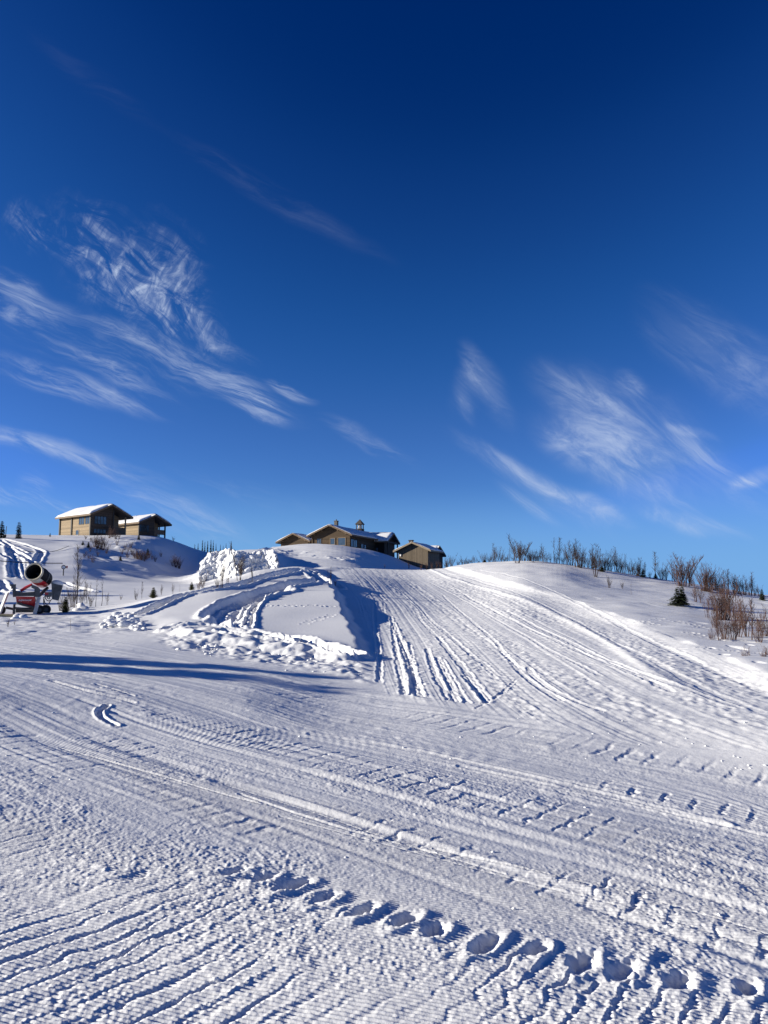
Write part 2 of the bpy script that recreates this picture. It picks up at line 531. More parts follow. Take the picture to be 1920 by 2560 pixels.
def coarse(near):
    cols = []
    keys = sorted(near)
    for k in keys:
        ps = [(.25, 0.0), (4, 0.0), (7.5, .01)]
        for p in near[k]:
            ps.append((p[0], p[2]) if p[1] == 'z' else (p[0], zat(min(max(k, -900), 2800), p[1], p[0])))
        ps += list(zip(FAR_R, far_z(k)))
        cols.append(pchip([math.log(p[0]) for p in ps], [p[1] for p in ps], CLR))
    cols = np.array(cols)
    out = np.array([[0]])
    fk = sorted(FAR)
    res = np.empty((len(CPX), len(CLR)))
    # far part follows the finer far table
    for i, px in enumerate(CPX):
        j = max(0, min(len(keys) - 2, np.searchsorted(keys, px) - 1))
        t = (px - keys[j]) / (keys[j + 1] - keys[j])
        res[i] = cols[j] * (1 - t) + cols[j + 1] * t
        fz = pchip([math.log(58)] + [math.log(r) for r in FAR_R], [np.interp(math.log(58), CLR, res[i])] + far_z(px), CLR)
        wf = np.clip((CLR - math.log(58)) / (math.log(66) - math.log(58)), 0, 1)
        res[i] = res[i] * (1 - wf) + fz * wf
    res = gsm(res, 2.0, 0)
    res = gsm(res, 2.2, 1)
    return res


ZA, ZB = coarse(NEAR_A), coarse(NEAR_B)
EDGE_R = np.array([14.5, 16, 19, 21, 23, 27, 32, 36, 40, 46, 52])
EDGE_X = np.array([915, 906, 886, 876, 866, 846, 822, 800, 786, 800, 830.])
EDGE_W = np.array([60, 50, 46, 44, 42, 38, 32, 30, 30, 60, 90.])


def bil(Z, px, lr):
    fx = np.clip((px - CPX[0]) / (CPX[1] - CPX[0]), 0, len(CPX) - 1.001)
    fr = np.clip((lr - CLR[0]) / (CLR[1] - CLR[0]), 0, len(CLR) - 1.001)
    i, j = fx.astype(np.int32), fr.astype(np.int32)
    a, b = fx - i, fr - j
    return (Z[i, j] * (1 - a) * (1 - b) + Z[i + 1, j] * a * (1 - b) + Z[i, j + 1] * (1 - a) * b + Z[i + 1, j + 1] * a * b)


def sstep(a, b, x):
    t = np.clip((x - a) / (b - a), 0, 1)
    return t * t * (3 - 2 * t)


def base_z(px, r):
    """px: bearing, as the pixel column it has on the horizon"""
    lr = np.log(np.maximum(r, .26))
    za, zb = bil(ZA, px, lr), bil(ZB, px, lr)
    wn_ = sstep(13.5, 18, r) + (1 - sstep(13.5, 18, r)) * sstep(860, 600, px)
    za = za * wn_ + zb * (1 - wn_)
    xe, w = np.interp(r, EDGE_R, EDGE_X), np.interp(r, EDGE_R, EDGE_W)
    wob = 7 * np.sin(r * 1.9) + 4 * np.sin(r * 4.3 + 1)
    k = sstep(0, 1, (px - xe - wob * .5) / w)
    z = za * (1 - k) + zb * k
    # the lower run tips down to the right
    x = r * np.sin(np.arctan((px - 960) / F * math.cos(PITCH)))
    return z - .068 * np.clip(x, -9, 9) * sstep(17, 7, r)


COSP = math.cos(PITCH)


def az_of(px):
    return np.arctan((px - 960) / F * COSP)


def col_of(az):
    return 960 + np.tan(az) * F / COSP


RS = np.exp(np.linspace(math.log(1.2), math.log(1500), 3500))


def hit(px, py, lift=0.0):
    """where the line of sight through that pixel meets the ground, else the skyline below it"""
    d = pdir(px, py)
    az = math.atan2(d.x, d.y)
    c = float(col_of(az))
    z = base_z(np.full_like(RS, c), RS)
    tan = d.z / math.hypot(d.x, d.y)
    e = (z - CAM_H) / RS - tan
    k = np.nonzero(e >= 0)[0]
    if len(k):
        i = int(k[0])
        if i > 0:
            t = -e[i - 1] / (e[i] - e[i - 1])
            r = RS[i - 1] + (RS[i] - RS[i - 1]) * t
        else:
            r = RS[0]
    else:
        m_ = RS < 250
        i = int(np.argmax(np.where(m_, (z - CAM_H) / RS, -9)))
        r = RS[i]
    zz = float(base_z(np.array([c]), np.array([r]))[0])
    return Vector((math.sin(az) * r, math.cos(az) * r, zz + lift)), float(r)


def ground_at(x, y):
    az = math.atan2(x, y)
    return float(base_z(np.array([float(col_of(az))]), np.array([math.hypot(x, y)]))[0])


def project(X, Y, Z):
    dz = Z - CAM_H
    dep = Y * math.cos(PITCH) + dz * math.sin(PITCH)
    dep = np.where(dep < .05, .05, dep)
    return 960 + X / dep * F, 1280 - (-Y * math.sin(PITCH) + dz * math.cos(PITCH)) / dep * F


# ------------------------------------------------------------------ terrain: relief
def hsh(i, j, s):
    h = (i.astype(np.uint32) * np.uint32(374761393) + j.astype(np.uint32) * np.uint32(668265263) + np.uint32(s * 2246822519 % 4294967296))
    h = (h ^ (h >> np.uint32(13))) * np.uint32(1274126177)
    h = h ^ (h >> np.uint32(16))
    return (h & np.uint32(0xffff)).astype(np.float32) / 32767.5 - 1


def vn(x, y, s=0):
    x, y = np.asarray(x, np.float32), np.asarray(y, np.float32)
    i, j = np.floor(x), np.floor(y)
    a, b = x - i, y - j
    i, j = i.astype(np.int64), j.astype(np.int64)
    a, b = a * a * (3 - 2 * a), b * b * (3 - 2 * b)
    return (hsh(i, j, s) * (1 - a) * (1 - b) + hsh(i + 1, j, s) * a * (1 - b) + hsh(i, j + 1, s) * (1 - a) * b + hsh(i + 1, j + 1, s) * a * b)


def fbm(x, y, s=0, o=3):
    t, a = 0, 1.0
    for k in range(o):
        t = t + vn(x * 2 ** k + 17.3 * k, y * 2 ** k - 9.1 * k, s + k) * a
        a *= .5
    return t


QUAL = 1.0


def rows():
    out, r = [.3], .3
    while r < 2400:
        if r < 2.0: d = .06
        elif r < 60: d = min(max(.0046, .5 * r * r / 1184), .045)
        elif r < 145: d = .15
        else: d = r * .035
        if 52 < r < 62: d = .12
        r += d / QUAL if r >= 2 else d
        out.append(r)
    return np.array(out)


SNOW, snow_b = snow_mat("groomed_snow", .006, 13, .0022, 40)
SNOW_S, _ = snow_mat("powder_snow", .006, 6, .0, 30)
SNOW_R, _ = snow_mat("roof_snow", .02, 3, .0, 30)


def catmull(P, n=8):
    P = [Vector(p) for p in P]
    out = []
    for i in range(len(P) - 1):
        a, b, c, d = P[max(i - 1, 0)], P[i], P[i + 1], P[min(i + 2, len(P) - 1)]
        for k in range(n):
            t = k / n
            out.append(.5 * ((2 * b) + (c - a) * t + (2 * a - 5 * b + 4 * c - d) * t * t + (3 * b - a - 3 * c + d) * t ** 3))
    return out + [P[-1]]


GUIDE_Y = [1415, 1450, 1500, 1550, 1600, 1650, 1700, 1750, 1800, 1850, 1900, 1960]
GUIDE = [[835, 862, 890, 905, 922, 938, 955, 975, 1010, 1070, 1160, 1290], [890, 925, 972, 1008, 1040, 1065, 1090, 1120, 1160, 1230, 1330, 1470], [945, 985, 1040, 1092, 1142, 1192, 1242, 1295, 1370, 1470, 1590, 1750],
         [1000, 1042, 1120, 1190, 1262, 1335, 1405, 1490, 1590, 1710, 1850, 2030], [1060, 1130, 1245, 1340, 1440, 1540, 1640, 1760, 1900, 2060, 2240, 2460], [1120, 1230, 1415, 1545, 1680, 1800, 1915, 2060, 2230, 2420, 2620, 2880]]
DX, DY = .8, .6     # travel direction of the lower run: (DX, -DY)


def make_ground():
    rr = rows()
    a_in = np.linspace(-R(35), R(35), int(1290 * QUAL))
    step = a_in[1] - a_in[0]
    side, a, d = [], R(35), step
    while a < math.pi - .01:
        d = min(d * 1.09, R(4))
        a = a + d
        if a < math.pi - .01: side.append(a)
    az = np.concatenate([-np.array(side[::-1]), a_in, np.array(side)])
    nr, nc = len(rr), len(az)
    A = az[None, :]
    RR = rr[:, None]
    X = (np.sin(A) * RR).astype(np.float32)
    Y = (np.cos(A) * RR).astype(np.float32)
    colp = np.where(np.abs(az) < 1.0, 960 + np.tan(np.clip(az, -1, 1)) * F / COSP, np.where(az < 0, -900, 2800))
    Z = base_z(np.broadcast_to(colp[None, :], (nr, nc)), np.broadcast_to(RR, (nr, nc)))
    # away from the view the hills run out
    fade = np.clip((np.abs(az) - 1.0) / .6, 0, 1)[None, :]
    Z = Z * (1 - fade) + np.minimum(Z, .02 * RR ** .8 - .00002 * RR ** 2) * fade
    Z = Z.astype(np.float32)
    PX, PY = project(X, Y, Z)
    PX, PY = PX.astype(np.float32), PY.astype(np.float32)
    INV = (np.abs(A) < R(33)) & (RR < 170)
    H = np.zeros_like(Z)
    RRb = np.broadcast_to(RR, Z.shape)

    def block(r0, r1, p0=-100, p1=2020):
        i0, i1 = np.searchsorted(rr, r0), np.searchsorted(rr, r1)
        j0, j1 = np.searchsorted(az, math.atan((p0 - 960) / F * 1.0)), np.searchsorted(az, math.atan((p1 - 960) / F))
        return (slice(max(0, i0), i1), slice(max(0, j0), j1))
    # ---- gentle drifts everywhere
    H += .05 * fbm(X * .3, Y * .3, 3, 2) * sstep(9, 30, RRb)
    H += .25 * fbm(X * .09, Y * .09, 5, 2) * sstep(60, 100, RRb) * sstep(130, 112, RRb)
    # ---- masks
    gx = np.stack([np.interp(PY, GUIDE_Y, g) for g in GUIDE])
    t = np.zeros_like(PX)
    for i in range(5):
        seg = np.clip((PX - gx[i]) / np.maximum(gx[i + 1] - gx[i], 1), 0, 1)
        t += seg.astype(np.float32)
    left_in = sstep(-6, 6, PX - gx[0])
    right_in = sstep(8, -8, PX - gx[5])
    low_line = np.interp(PX, [0, 930, 1150, 1400, 1700, 1920], [1640, 1735, 1775, 1825, 1900, 1945])
    slope = left_in * right_in * sstep(10, -25, PY - low_line) * (RRb < 60)
    lower = sstep(-30, 10, PY - np.interp(PX, [0, 200, 420, 600, 800, 930, 1150, 1400, 1700, 1920], [1592, 1602, 1640, 1668, 1690, 1735, 1775, 1825, 1900, 1945]))
    lower = lower * (RRb < 40)
    # ---- groomed slope
    b = block(9, 58, 780, 2800)
    T, P_Y, S_ = t[b], PY[b], slope[b]
    xb, yb = X[b], Y[b]
    rb = RRb[b]
    h = np.zeros_like(T)
    h += .005 * vn(T * 7, P_Y * .004, 11)
    h += .0045 * vn(T * 22 + .3 * vn(xb * .5, yb * .5, 2), P_Y * .006, 12)
    h += .002 * vn(T * 50, P_Y * .01, 13)
    rough = .35 + .65 * sstep(-.2, .5, vn(T * 3.1 + 5, P_Y * .008, 14))
    h += rough * (.006 * fbm(xb * 3.5, yb * 3.5, 15, 2) + .010 * fbm(xb * 8, yb * 8, 16, 2)) + rough * .012 * np.maximum(0, vn(xb * 3.1, yb * 3.1, 19) - .35)
    h += rough * .008 * vn(xb * 11, yb * 11, 18)
    # ribbed cat tracks running with the lines
    for c, wdt, amp in ((4.3, .12, .012), (3.55, .07, .008), (4.75, .10, .016), (2.2, .08, .006)):
        band = np.exp(-((T - c) / wdt) ** 4)
        along = np.sqrt(xb * xb + yb * yb) * 1.0 + T * .9
        h += band * amp * np.sin(2 * math.pi * along / .42 + 1.5 * vn(xb * 1.2, yb * 1.2, 21)) * sstep(-.6, .1, vn(T * 2, along * .25, 22))
    H[b] += h * S_
    # ---- lower run
    b = block(1.5, 24, -900, 2800)
    xb, yb, rb = X[b], Y[b], RRb[b]
    Lm = lower[b]
    s = DX * xb - DY * yb
    tt = DY * xb + DX * yb          # distance across the run
    sw = s + .10 * vn(xb * .7, yb * .7, 31)
    tw = tt + .05 * vn(s * .5, tt * .5, 32) + .015 * vn(s * 2, tt * 2, 33)
    h = np.zeros_like(xb)
    # long ruts
    h += .010 * vn(s * .10, tw * 2.0, 34) + .005 * vn(s * .16 + 9, tw * 5.0, 35) + .0018 * vn(s * .3, tw * 14, 36) * sstep(16, 8, rb)
    h += .014 * vn(s * .05 + 4, tw * 1.1, 37)
    far_amp = sstep(6, 11, rb)
    h += far_amp * (.008 * vn(s * .12, tw * 3.6, 38) + .005 * vn(s * .2, tw * 8, 39) + .0025 * vn(s * .35, tw * 19, 29))
    h += sstep(4.5, 7, rb) * sstep(19, 13, rb) * (.0035 * vn(s * .8, tw * 22, 27) + .0022 * vn(s * 1.6, tw * 38, 28))
    # corduroy in worn patches
    C = .24 * xb + .97 * yb + .01 * vn(xb * 2, yb * 2, 40)
    worn = sstep(-.35, .45, fbm(s * .5 + 3, tw * 1.3, 41, 2) + .35 * sstep(6.2, 3.4, tt) - .1)
    cord = np.sin(2 * math.pi * C / .026)
    h += .0030 * cord * worn * sstep(9.5, 6.0, rb)
    # crumbly grain
    crumb = sstep(-.5, .6, fbm(xb * 1.4, yb * 1.4, 42, 2) + .25 - .3 * worn)
    near = sstep(11, 4, rb)
    h += (.28 + .56 * crumb) * (.0022 * fbm(xb * 9, yb * 9, 43, 2) + near * .0024 * vn(xb * 34, yb * 34, 45) + near * .0036 * vn(xb * 62, yb * 62, 46) + near * .0042 * np.maximum(0, vn(xb * 44, yb * 44, 47) - .2))
    h += .009 * crumb * np.maximum(0, fbm(xb * 5, yb * 5, 48, 3) - .3)

    # cat-track cleat marks: pressed bars across the travel direction
    def cleats(t0, t1, s0, s1, pitch, depth, duty, seed, skew=0.0, soft=.06):
        wob = .03 * vn(s * 1.5, tt * 1.1, seed) + .07 * vn(s * .5, tt * .5, seed + 7) + .022 * vn(s * 9, tt * 9, seed + 9)
        ph = (s + wob + skew * tt) / pitch
        k = np.floor(ph)
        f = ph - k
        rnd = hsh(k.astype(np.int64), np.zeros_like(k).astype(np.int64), seed)
        rn2 = hsh(k.astype(np.int64), np.ones_like(k).astype(np.int64), seed)
        # sharp drop on the sun side, slow rise away from it
        f = f + .10 * vn(xb * 24, yb * 24, seed + 11) * sstep(10, 6, rb)
        bar = sstep(0, .12, f) * (1 - sstep(duty * .5, duty, f))
        lo, hi = t0 + .10 * rnd, t1 + .12 * rn2
        band = sstep(-soft, soft, tt - lo) * sstep(soft, -soft, tt - hi)
        fade_ = sstep(s0, s0 + .8, s) * sstep(s1, s1 - .8, s)
        patch = np.clip(.62 + .75 * fbm(s * 1.3, tt * 1.6, seed + 3, 2), 0.02, 1.2)
        lip = np.exp(-((f - .97) / .06) ** 2) + np.exp(-((f - duty - .05) / .08) ** 2) * .4
        return (-depth * bar + depth * .38 * lip) * band * fade_ * patch * (.75 + .35 * rnd)
    edge = [hit(*p)[0] for p in ((-60, 2050), (100, 2084), (350, 2130), (620, 2190), (800, 2240), (977, 2290), (1150, 2338), (1300, 2375), (1560, 2425), (1822, 2473), (1990, 2505))]
    es, et = [DX * p.x - DY * p.y for p in edge], [DY * p.x + DX * p.y for p in edge]
    tedge = np.interp(s, es, et)
    tt0, tt = tt, tt - tedge + 3.0
    fl = (.35 + .65 * sstep(.2, -1.0, s)) * sstep(12, 9, rb)
    h += cleats(1.2, 2.93, -9, 4, .118, .0085, .28, 61) * fl
    h += cleats(1.2, 2.9, -9, 4, .236, .006, .28, 60) * fl
    tt = tt0
    h += cleats(3.95, 4.42, -7, 6, .215, .010, .25, 63, 0, .05)
    h += cleats(5.05, 5.75, -14, 8, .23, .010, .22, 64, 0, .05)
    h += cleats(6.5, 6.9, -3, 9, .24, .011, .26, 65, .1, .05)
    h += cleats(7.7, 8.6, -12, 4, .26, .009, .3, 66)
    h += cleats(3.3, 3.75, -9, -3.2, .22, .008, .35, 67)
    # deep scooped hollows at the edge of the near track
    for kk in range(-12, 20):
        rs = random.Random(kk * 31 + 500)
        cs = kk * .205 + rs.uniform(-.035, .035) - .8
        if cs < es[0] or cs > es[-1]: continue
        ct = float(np.interp(cs, es, et)) + rs.uniform(-.04, .04)
        big = sstep(-4.6, -2.2, cs)
        L_, W_ = rs.uniform(.085, .125) * (.7 + .3 * big), rs.uniform(.045, .058)
        dp = rs.uniform(.034, .050) * (.45 + .55 * big)
        ds, dt = s - cs, tt - ct
        m_ = (np.abs(ds) < .35) & (np.abs(dt) < .45)
        if not m_.any(): continue
        q = np.sqrt((ds[m_] / W_) ** 2 + (dt[m_] / L_) ** 2)
        nz = .32 * vn(xb[m_] * 9 + kk, yb[m_] * 9, 71 + kk % 5) + .16 * vn(xb[m_] * 26, yb[m_] * 26, 72 + kk % 5)
        hh = -dp * (1 - sstep(.1, 1.2, q + nz)) + dp * .30 * np.exp(-((q + nz - 1.45) / .4) ** 2) * (.4 + .6 * sstep(-.02, .05, ds[m_]))
        hh += .008 * np.abs(fbm(xb[m_] * 24, yb[m_] * 24, 77, 2)) * sstep(1.8, .8, q)
        h[m_] += hh
    # ski lines: narrow parallel grooves along the run
    rs = random.Random(5)
    for _ in range(46):
        t0 = rs.choice([rs.uniform(3.0, 9.5), rs.uniform(3.2, 5.2), rs.uniform(5, 14)])
        c0 = rs.uniform(-9, 4)
        ln = rs.uniform(1.5, 7)
        slp = rs.uniform(-.05, .05)
        bow = rs.uniform(-.004, .004)
        q = tt - t0 - slp * s - bow * s * s
        wdt = rs.uniform(.02, .045) * (1 + t0 * .08)
        dep = rs.uniform(.003, .009)
        env = sstep(c0, c0 + .5, s) * sstep(c0 + ln, c0 + ln - .6, s)
        h += env * (-dep * np.exp(-(q / wdt) ** 2) + dep * .5 * np.exp(-((q - 2.0 * wdt) / wdt) ** 2))
    H[b] += h * Lm
    # ---- general medium relief on natural snow at the right
    nat = (1 - right_in) * (PX > 1080) * (RRb < 60) * (1 - lower)
    b = block(11, 58, 1080, 2800)
    H[b] += nat[b] * (.02 * fbm(X[b] * .5, Y[b] * .5, 81, 2) + .035 * np.maximum(0, vn(X[b] * .45 + .2 * Y[b], Y[b] * .9 - .3 * X[b], 86)) + .012 * vn(X[b] * 1.6, Y[b] * 2.4, 87) - .03 * sstep(.5, .85, vn(X[b] * 1.1, Y[b] * .8, 83)) * sstep(1470, 1530, PY[b]) - .05 * sstep(.6, .85, vn(X[b] * 3, Y[b] * 2.2, 84)) * sstep(1590, 1620, PY[b]))
    # bank along the right edge of the slope
    dpx = (PX - gx[5]) * RRb / F
    dw = dpx * .62                                   # roughly square to the edge line
    gate = sstep(10, 14, RRb) * sstep(56, 46, RRb) * (PX > 950) * sstep(1790, 1740, PY)
    bank = sstep(-.42, .12, dw + .08 * vn(X * .7, Y * .7, 85)) * sstep(3.2, .2, dw) * .12
    H += (bank * gate).astype(np.float32)
    H += (.035 * np.exp(-((dw + 1.15) / .10) ** 2) * gate).astype(np.float32)
    # ---- ploughed edge at the foot of the knoll
    foot = np.interp(PX, [-50, 60, 200, 330, 420, 520, 600, 700, 800, 880, 930, 1000], [1590, 1586, 1578, 1580, 1600, 1618, 1632, 1648, 1660, 1680, 1700, 1730])
    dpy = foot - PY
    chunk = sstep(-26, -4, dpy) * sstep(48, 20, dpy) * sstep(950, 880, PX) * (RRb < 34) * (.10 + .90 * sstep(380, 460, PX))
    b = block(12, 34, -900, 1000)
    xb, yb = X[b], Y[b]
    lump = np.abs(fbm(xb * 1.5, yb * 1.5, 91, 3))
    H[b] += chunk[b] * (.06 * lump - .012 + .03 * fbm(xb * 5, yb * 5, 92, 2) + .055 * np.maximum(0, fbm(xb * 2.6, yb * 2.6, 97, 2) - .25))
    # cut step above it
    H[b] += .09 * sstep(8, 22, dpy[b]) * sstep(75, 40, dpy[b]) * sstep(380, 460, PX[b]) * sstep(900, 840, PX[b]) * (1 + .5 * vn(xb * 1.3, yb * 1.3, 93))
    # rough snow around the snow gun's foot
    m2 = sstep(1600, 1580, PY[b]) * sstep(1520, 1545, PY[b]) * sstep(420, 330, PX[b])
    H[b] += m2 * (.07 * np.maximum(0, fbm(xb * .9, yb * .9, 94, 3)) + .012 * vn(xb * 4, yb * 4, 95))

    # ---- tracks cut into the snow
    HS, DS = 1.0, 1.0

    def carve(pts, hw, depth, rim=.4, jag=.25, seed=1, world=False):
        hw = hw * HS
        W = [Vector(p) for p in pts] if world else [hit(*p)[0] for p in pts]
        W = catmull([(w_.x, w_.y, 0) for w_ in W], 6)
        wx, wy = np.array([w_.x for w_ in W]), np.array([w_.y for w_ in W])
        pad = hw * 2.6
        rA = np.hypot(wx, wy)
        aa = np.arctan2(wx, wy)
        i0, i1 = np.searchsorted(rr, rA.min() - pad), np.searchsorted(rr, rA.max() + pad)
        j0, j1 = np.searchsorted(az, aa.min() - pad / rA.min()), np.searchsorted(az, aa.max() + pad / rA.min())
        b = (slice(i0, i1), slice(j0, j1))
        xb, yb = X[b], Y[b]
        if xb.size == 0: return
        D = np.full(xb.shape, 1e9, np.float32)
        for k in range(len(wx) - 1):
            ex, ey = wx[k + 1] - wx[k], wy[k + 1] - wy[k]
            l2 = ex * ex + ey * ey + 1e-9
            sx0, sx1 = min(wx[k], wx[k + 1]) - pad, max(wx[k], wx[k + 1]) + pad
            sy0, sy1 = min(wy[k], wy[k + 1]) - pad, max(wy[k], wy[k + 1]) + pad
            m_ = (xb > sx0) & (xb < sx1) & (yb > sy0) & (yb < sy1)
            if not m_.any(): continue
            xx, yy = xb[m_] - wx[k], yb[m_] - wy[k]
            tpar = np.clip((xx * ex + yy * ey) / l2, 0, 1)
            D[m_] = np.minimum(D[m_], np.hypot(xx - tpar * ex, yy - tpar * ey))
        m_ = D < pad
        depth = depth * DS
        q = D[m_] / hw + jag * (.7 * vn(xb[m_] * .5 / hw * .5, yb[m_] * .5 / hw * .5, seed) + .3 * vn(xb[m_] * 2 / hw, yb[m_] * 2 / hw, seed + 4))
        cut = -depth * (1 - sstep(.55, 1.1, q)) + depth * rim * np.exp(-((q - 1.4) / .35) ** 2)
        cut += depth * .14 * fbm(xb[m_] * 1.2 / hw, yb[m_] * 1.2 / hw, seed + 1, 2) * (q < 1.6)
        Hb = H[b]
        Hb[m_] += cut
        H[b] = Hb
    # snowmobile turns on the knoll
    carve([(802, 1453), (758, 1457), (715, 1465), (657, 1481), (602, 1497), (561, 1512), (537, 1528), (528, 1545)], .34, .22, .35, .3, 3)
    carve([(712, 1476), (671, 1483), (614, 1501), (585, 1519), (566, 1546), (556, 1566)], .36, .24, .35, .3, 5)
    carve([(663, 1491), (628, 1509), (612, 1530), (603, 1552), (594, 1580)], .17, .15, .4, .35, 7)
    carve([(655, 1497), (638, 1515), (626, 1540), (618, 1572)], .13, .12, .4, .35, 8)
    carve([(752, 1425), (700, 1436), (642, 1451), (585, 1466), (520, 1479), (463, 1490), (405, 1508), (347, 1536)], .26, .17, .45, .45, 9)
    carve([(768, 1428), (790, 1443), (812, 1456)], .3, .16, .4, .4, 10)
    carve([(770, 1424), (815, 1445), (850, 1470)], .2, .09, .4, .4, 11)
    carve([(430, 1579), (520, 1572), (600, 1583), (700, 1600), (800, 1620), (880, 1640)], .22, .16, .5, .6, 12)
    carve([(560, 1590), (700, 1608), (790, 1625), (868, 1650)], .16, .13, .5, .6, 13)
    # animal prints
    for (x0, y0, x1, y1, n_) in ((640, 1516, 830, 1516, 15), (760, 1558, 830, 1536, 8), (1640, 1560, 1660, 1556, 3), (1690, 1562, 1760, 1580, 7), (1720, 1590, 1850, 1612, 9), (1760, 1632, 1900, 1650, 9), (1600, 1566, 1640, 1572, 4)):
        for k_ in range(n_):
            f = k_ / max(1, n_ - 1)
            p = (x0 + (x1 - x0) * f + random.uniform(-4, 4), y0 + (y1 - y0) * f + random.uniform(-2, 2))
            w_, r_ = hit(*p)
            carve([(w_.x - .08, w_.y, 0), (w_.x + .08, w_.y + .02, 0)], .05 + .001 * r_, .016, .4, .2, 20 + k_, True)
    HS, DS = .58, .135      # packed snow takes shallower marks
    # ruts on the steep part of the slope
    for k_, (ln, hw, dp) in enumerate([
        ([(936, 1500), (938, 1560), (948, 1640), (948, 1705)], .10, .09), ([(958, 1510), (966, 1560)], .08, .04),
        ([(978, 1540), (986, 1600), (1000, 1680), (1012, 1735)], .11, .10), ([(984, 1555), (1010, 1630), (1035, 1700), (1050, 1742)], .12, .12),
        ([(1005, 1600), (1028, 1660), (1034, 1738)], .10, .10), ([(1024, 1610), (1040, 1690), (1052, 1735)], .08, .07),
        ([(1068, 1622), (1085, 1680), (1108, 1720), (1128, 1750)], .11, .10), ([(1092, 1645), (1120, 1700), (1140, 1752), ], .11, .11),
        ([(1105, 1650), (1140, 1715), (1168, 1757)], .09, .08), ([(1095, 1592), (1140, 1650), (1180, 1700), (1220, 1755)], .12, .10),
        ([(1160, 1690), (1190, 1725), (1215, 1758)], .10, .08), ([(1040, 1530), (1060, 1560), (1100, 1600)], .10, .06),
        ([(1010, 1480), (1050, 1520), (1100, 1570), (1180, 1640), (1240, 1690)], .11, .06),
        ([(1107, 1487), (1170, 1545), (1240, 1610), (1310, 1690), (1400, 1750)], .10, .06), ([(1320, 1670), (1345, 1700), (1420, 1745), (1500, 1775)], .10, .07),
        ([(1141, 1472), (1240, 1530), (1380, 1600), (1527, 1660), (1680, 1730)], .12, .07), ([(1265, 1528), (1300, 1545), (1420, 1605), (1560, 1668), (1700, 1720), (1850, 1770)], .12, .07),
        ([(1060, 1450), (1160, 1500), (1260, 1560), (1370, 1625), (1500, 1690)], .09, .05), ([(1290, 1610), (1380, 1640), (1480, 1660)], .05, .03),
        ([(1205, 1760), (1250, 1735), (1290, 1700)], .05, .05), ([(1190, 1772), (1235, 1748), (1262, 1730)], .05, .04),
        ([(1100, 1430), (1250, 1470), (1400, 1535), (1540, 1610), (1700, 1690), (1900, 1780)], .16, .06),
        ([(1130, 1424), (1300, 1452), (1450, 1515), (1600, 1590), (1760, 1665), (1915, 1730)], .16, .07),
        ([(900, 1440), (935, 1470), (960, 1500)], .10, .05), ([(870, 1470), (895, 1500), (905, 1530)], .07, .04), ([(930, 1480), (905, 1500), (912, 1525)], .08, .05)]):
        carve(ln, hw, dp, .55, .5, 40 + k_)
    HS, DS = .8, .3
    # marks on the lower run
    for k_, (ln, hw, dp) in enumerate([
        ([(130, 1705), (200, 1725), (330, 1758)], .06, .04), ([(240, 1712), (330, 1740)], .04, .03),
        ([(268, 1766), (250, 1778), (254, 1796), (288, 1814)], .05, .08),
        ([(150, 1868), (320, 1915), (560, 1985), (660, 2010)], .02, .02), ([(600, 1985), (830, 2062), (1080, 2128)], .025, .02), ([(1085, 2118), (1330, 2178), (1650, 2255), (1919, 2335)], .014, .02),
        ([(700, 2040), (1000, 2120), (1500, 2250), (1919, 2370)], .015, .014), ([(560, 1960), (760, 2020), (960, 2090), (1260, 2180)], .014, .014), ([(1150, 1915), (1500, 1990), (1919, 2090)], .05, .02),
        ([(780, 1835), (1000, 1870), (1400, 1960), (1800, 2060)], .08, .025)]):
        carve(ln, hw, dp, .6, .3, 80 + k_)
    HS, DS = 1.0, .33
    # ski and snowmobile tracks on the far left hill
    for k_, (ln, hw, dp) in enumerate([
        ([(-10, 1355), (40, 1379), (84, 1409)], .40, .5), ([(0, 1349), (58, 1359), (100, 1376), (96, 1396), (84, 1408)], .5, .45), ([(0, 1352), (30, 1366), (62, 1384)], .45, .4),
        ([(20, 1362), (33, 1401), (33, 1420), (40, 1446)], .55, .5), ([(30, 1372), (46, 1400), (46, 1420), (60, 1448)], .55, .5), ([(0, 1384), (20, 1395), (34, 1402)], .45, .4),
        ([(0, 1450), (12, 1468), (32, 1480)], .4, .4), ([(-20, 1470), (10, 1482), (30, 1486)], .4, .35), ([(160, 1456), (200, 1470), (232, 1480)], .35, .3), ([(60, 1408), (62, 1420), (72, 1440)], .4, .35)]):
        carve(ln, hw * .8, dp, .5, .2, 120 + k_)
    # tread on the piste rim behind the crest
    # hummocks and bumps on the left hill
    b = block(62, 170, -60, 560)
    H[b] += .5 * fbm(X[b] * .16, Y[b] * .16, 141, 2) * sstep(180, 260, PX[b]) * sstep(60, 90, RRb[b]) * sstep(128, 110, RRb[b]) + .14 * sstep(132, 118, RRb[b]) * np.maximum(0, fbm(X[b] * .6, Y[b] * .6, 142, 2)) * sstep(190, 260, PX[b]) * sstep(420, 340, PX[b]) * sstep(80, 95, RRb[b])
    b = block(66, 150, 640, 1000)
    H[b] += .22 * np.maximum(0, fbm(X[b] * .7, Y[b] * .7, 143, 3)) * np.exp(-((PY[b] - (1385 + (PX[b] - 760) * .12)) / 7) ** 2) * sstep(960, 880, PX[b])
    Z = Z + H
    # ---- mesh
    V = np.empty((nr * nc + 1, 3), np.float32)
    V[:-1, 0], V[:-1, 1], V[:-1, 2] = X.ravel(), Y.ravel(), Z.ravel()
    V[-1] = (0, 0, 0)
    i = np.arange(nr - 1)[:, None] * nc
    j = np.arange(nc)[None, :]
    j2 = (j + 1) % nc
    q = np.stack([np.broadcast_to(i + j, (nr - 1, nc)), i + nc + j, i + nc + j2, i + j2 + 0 * j], -1).reshape(-1, 4)[:, ::-1]
    cap = np.stack([np.full(nc, nr * nc), np.arange(nc), (np.arange(nc) + 1) % nc], -1)[:, ::-1]
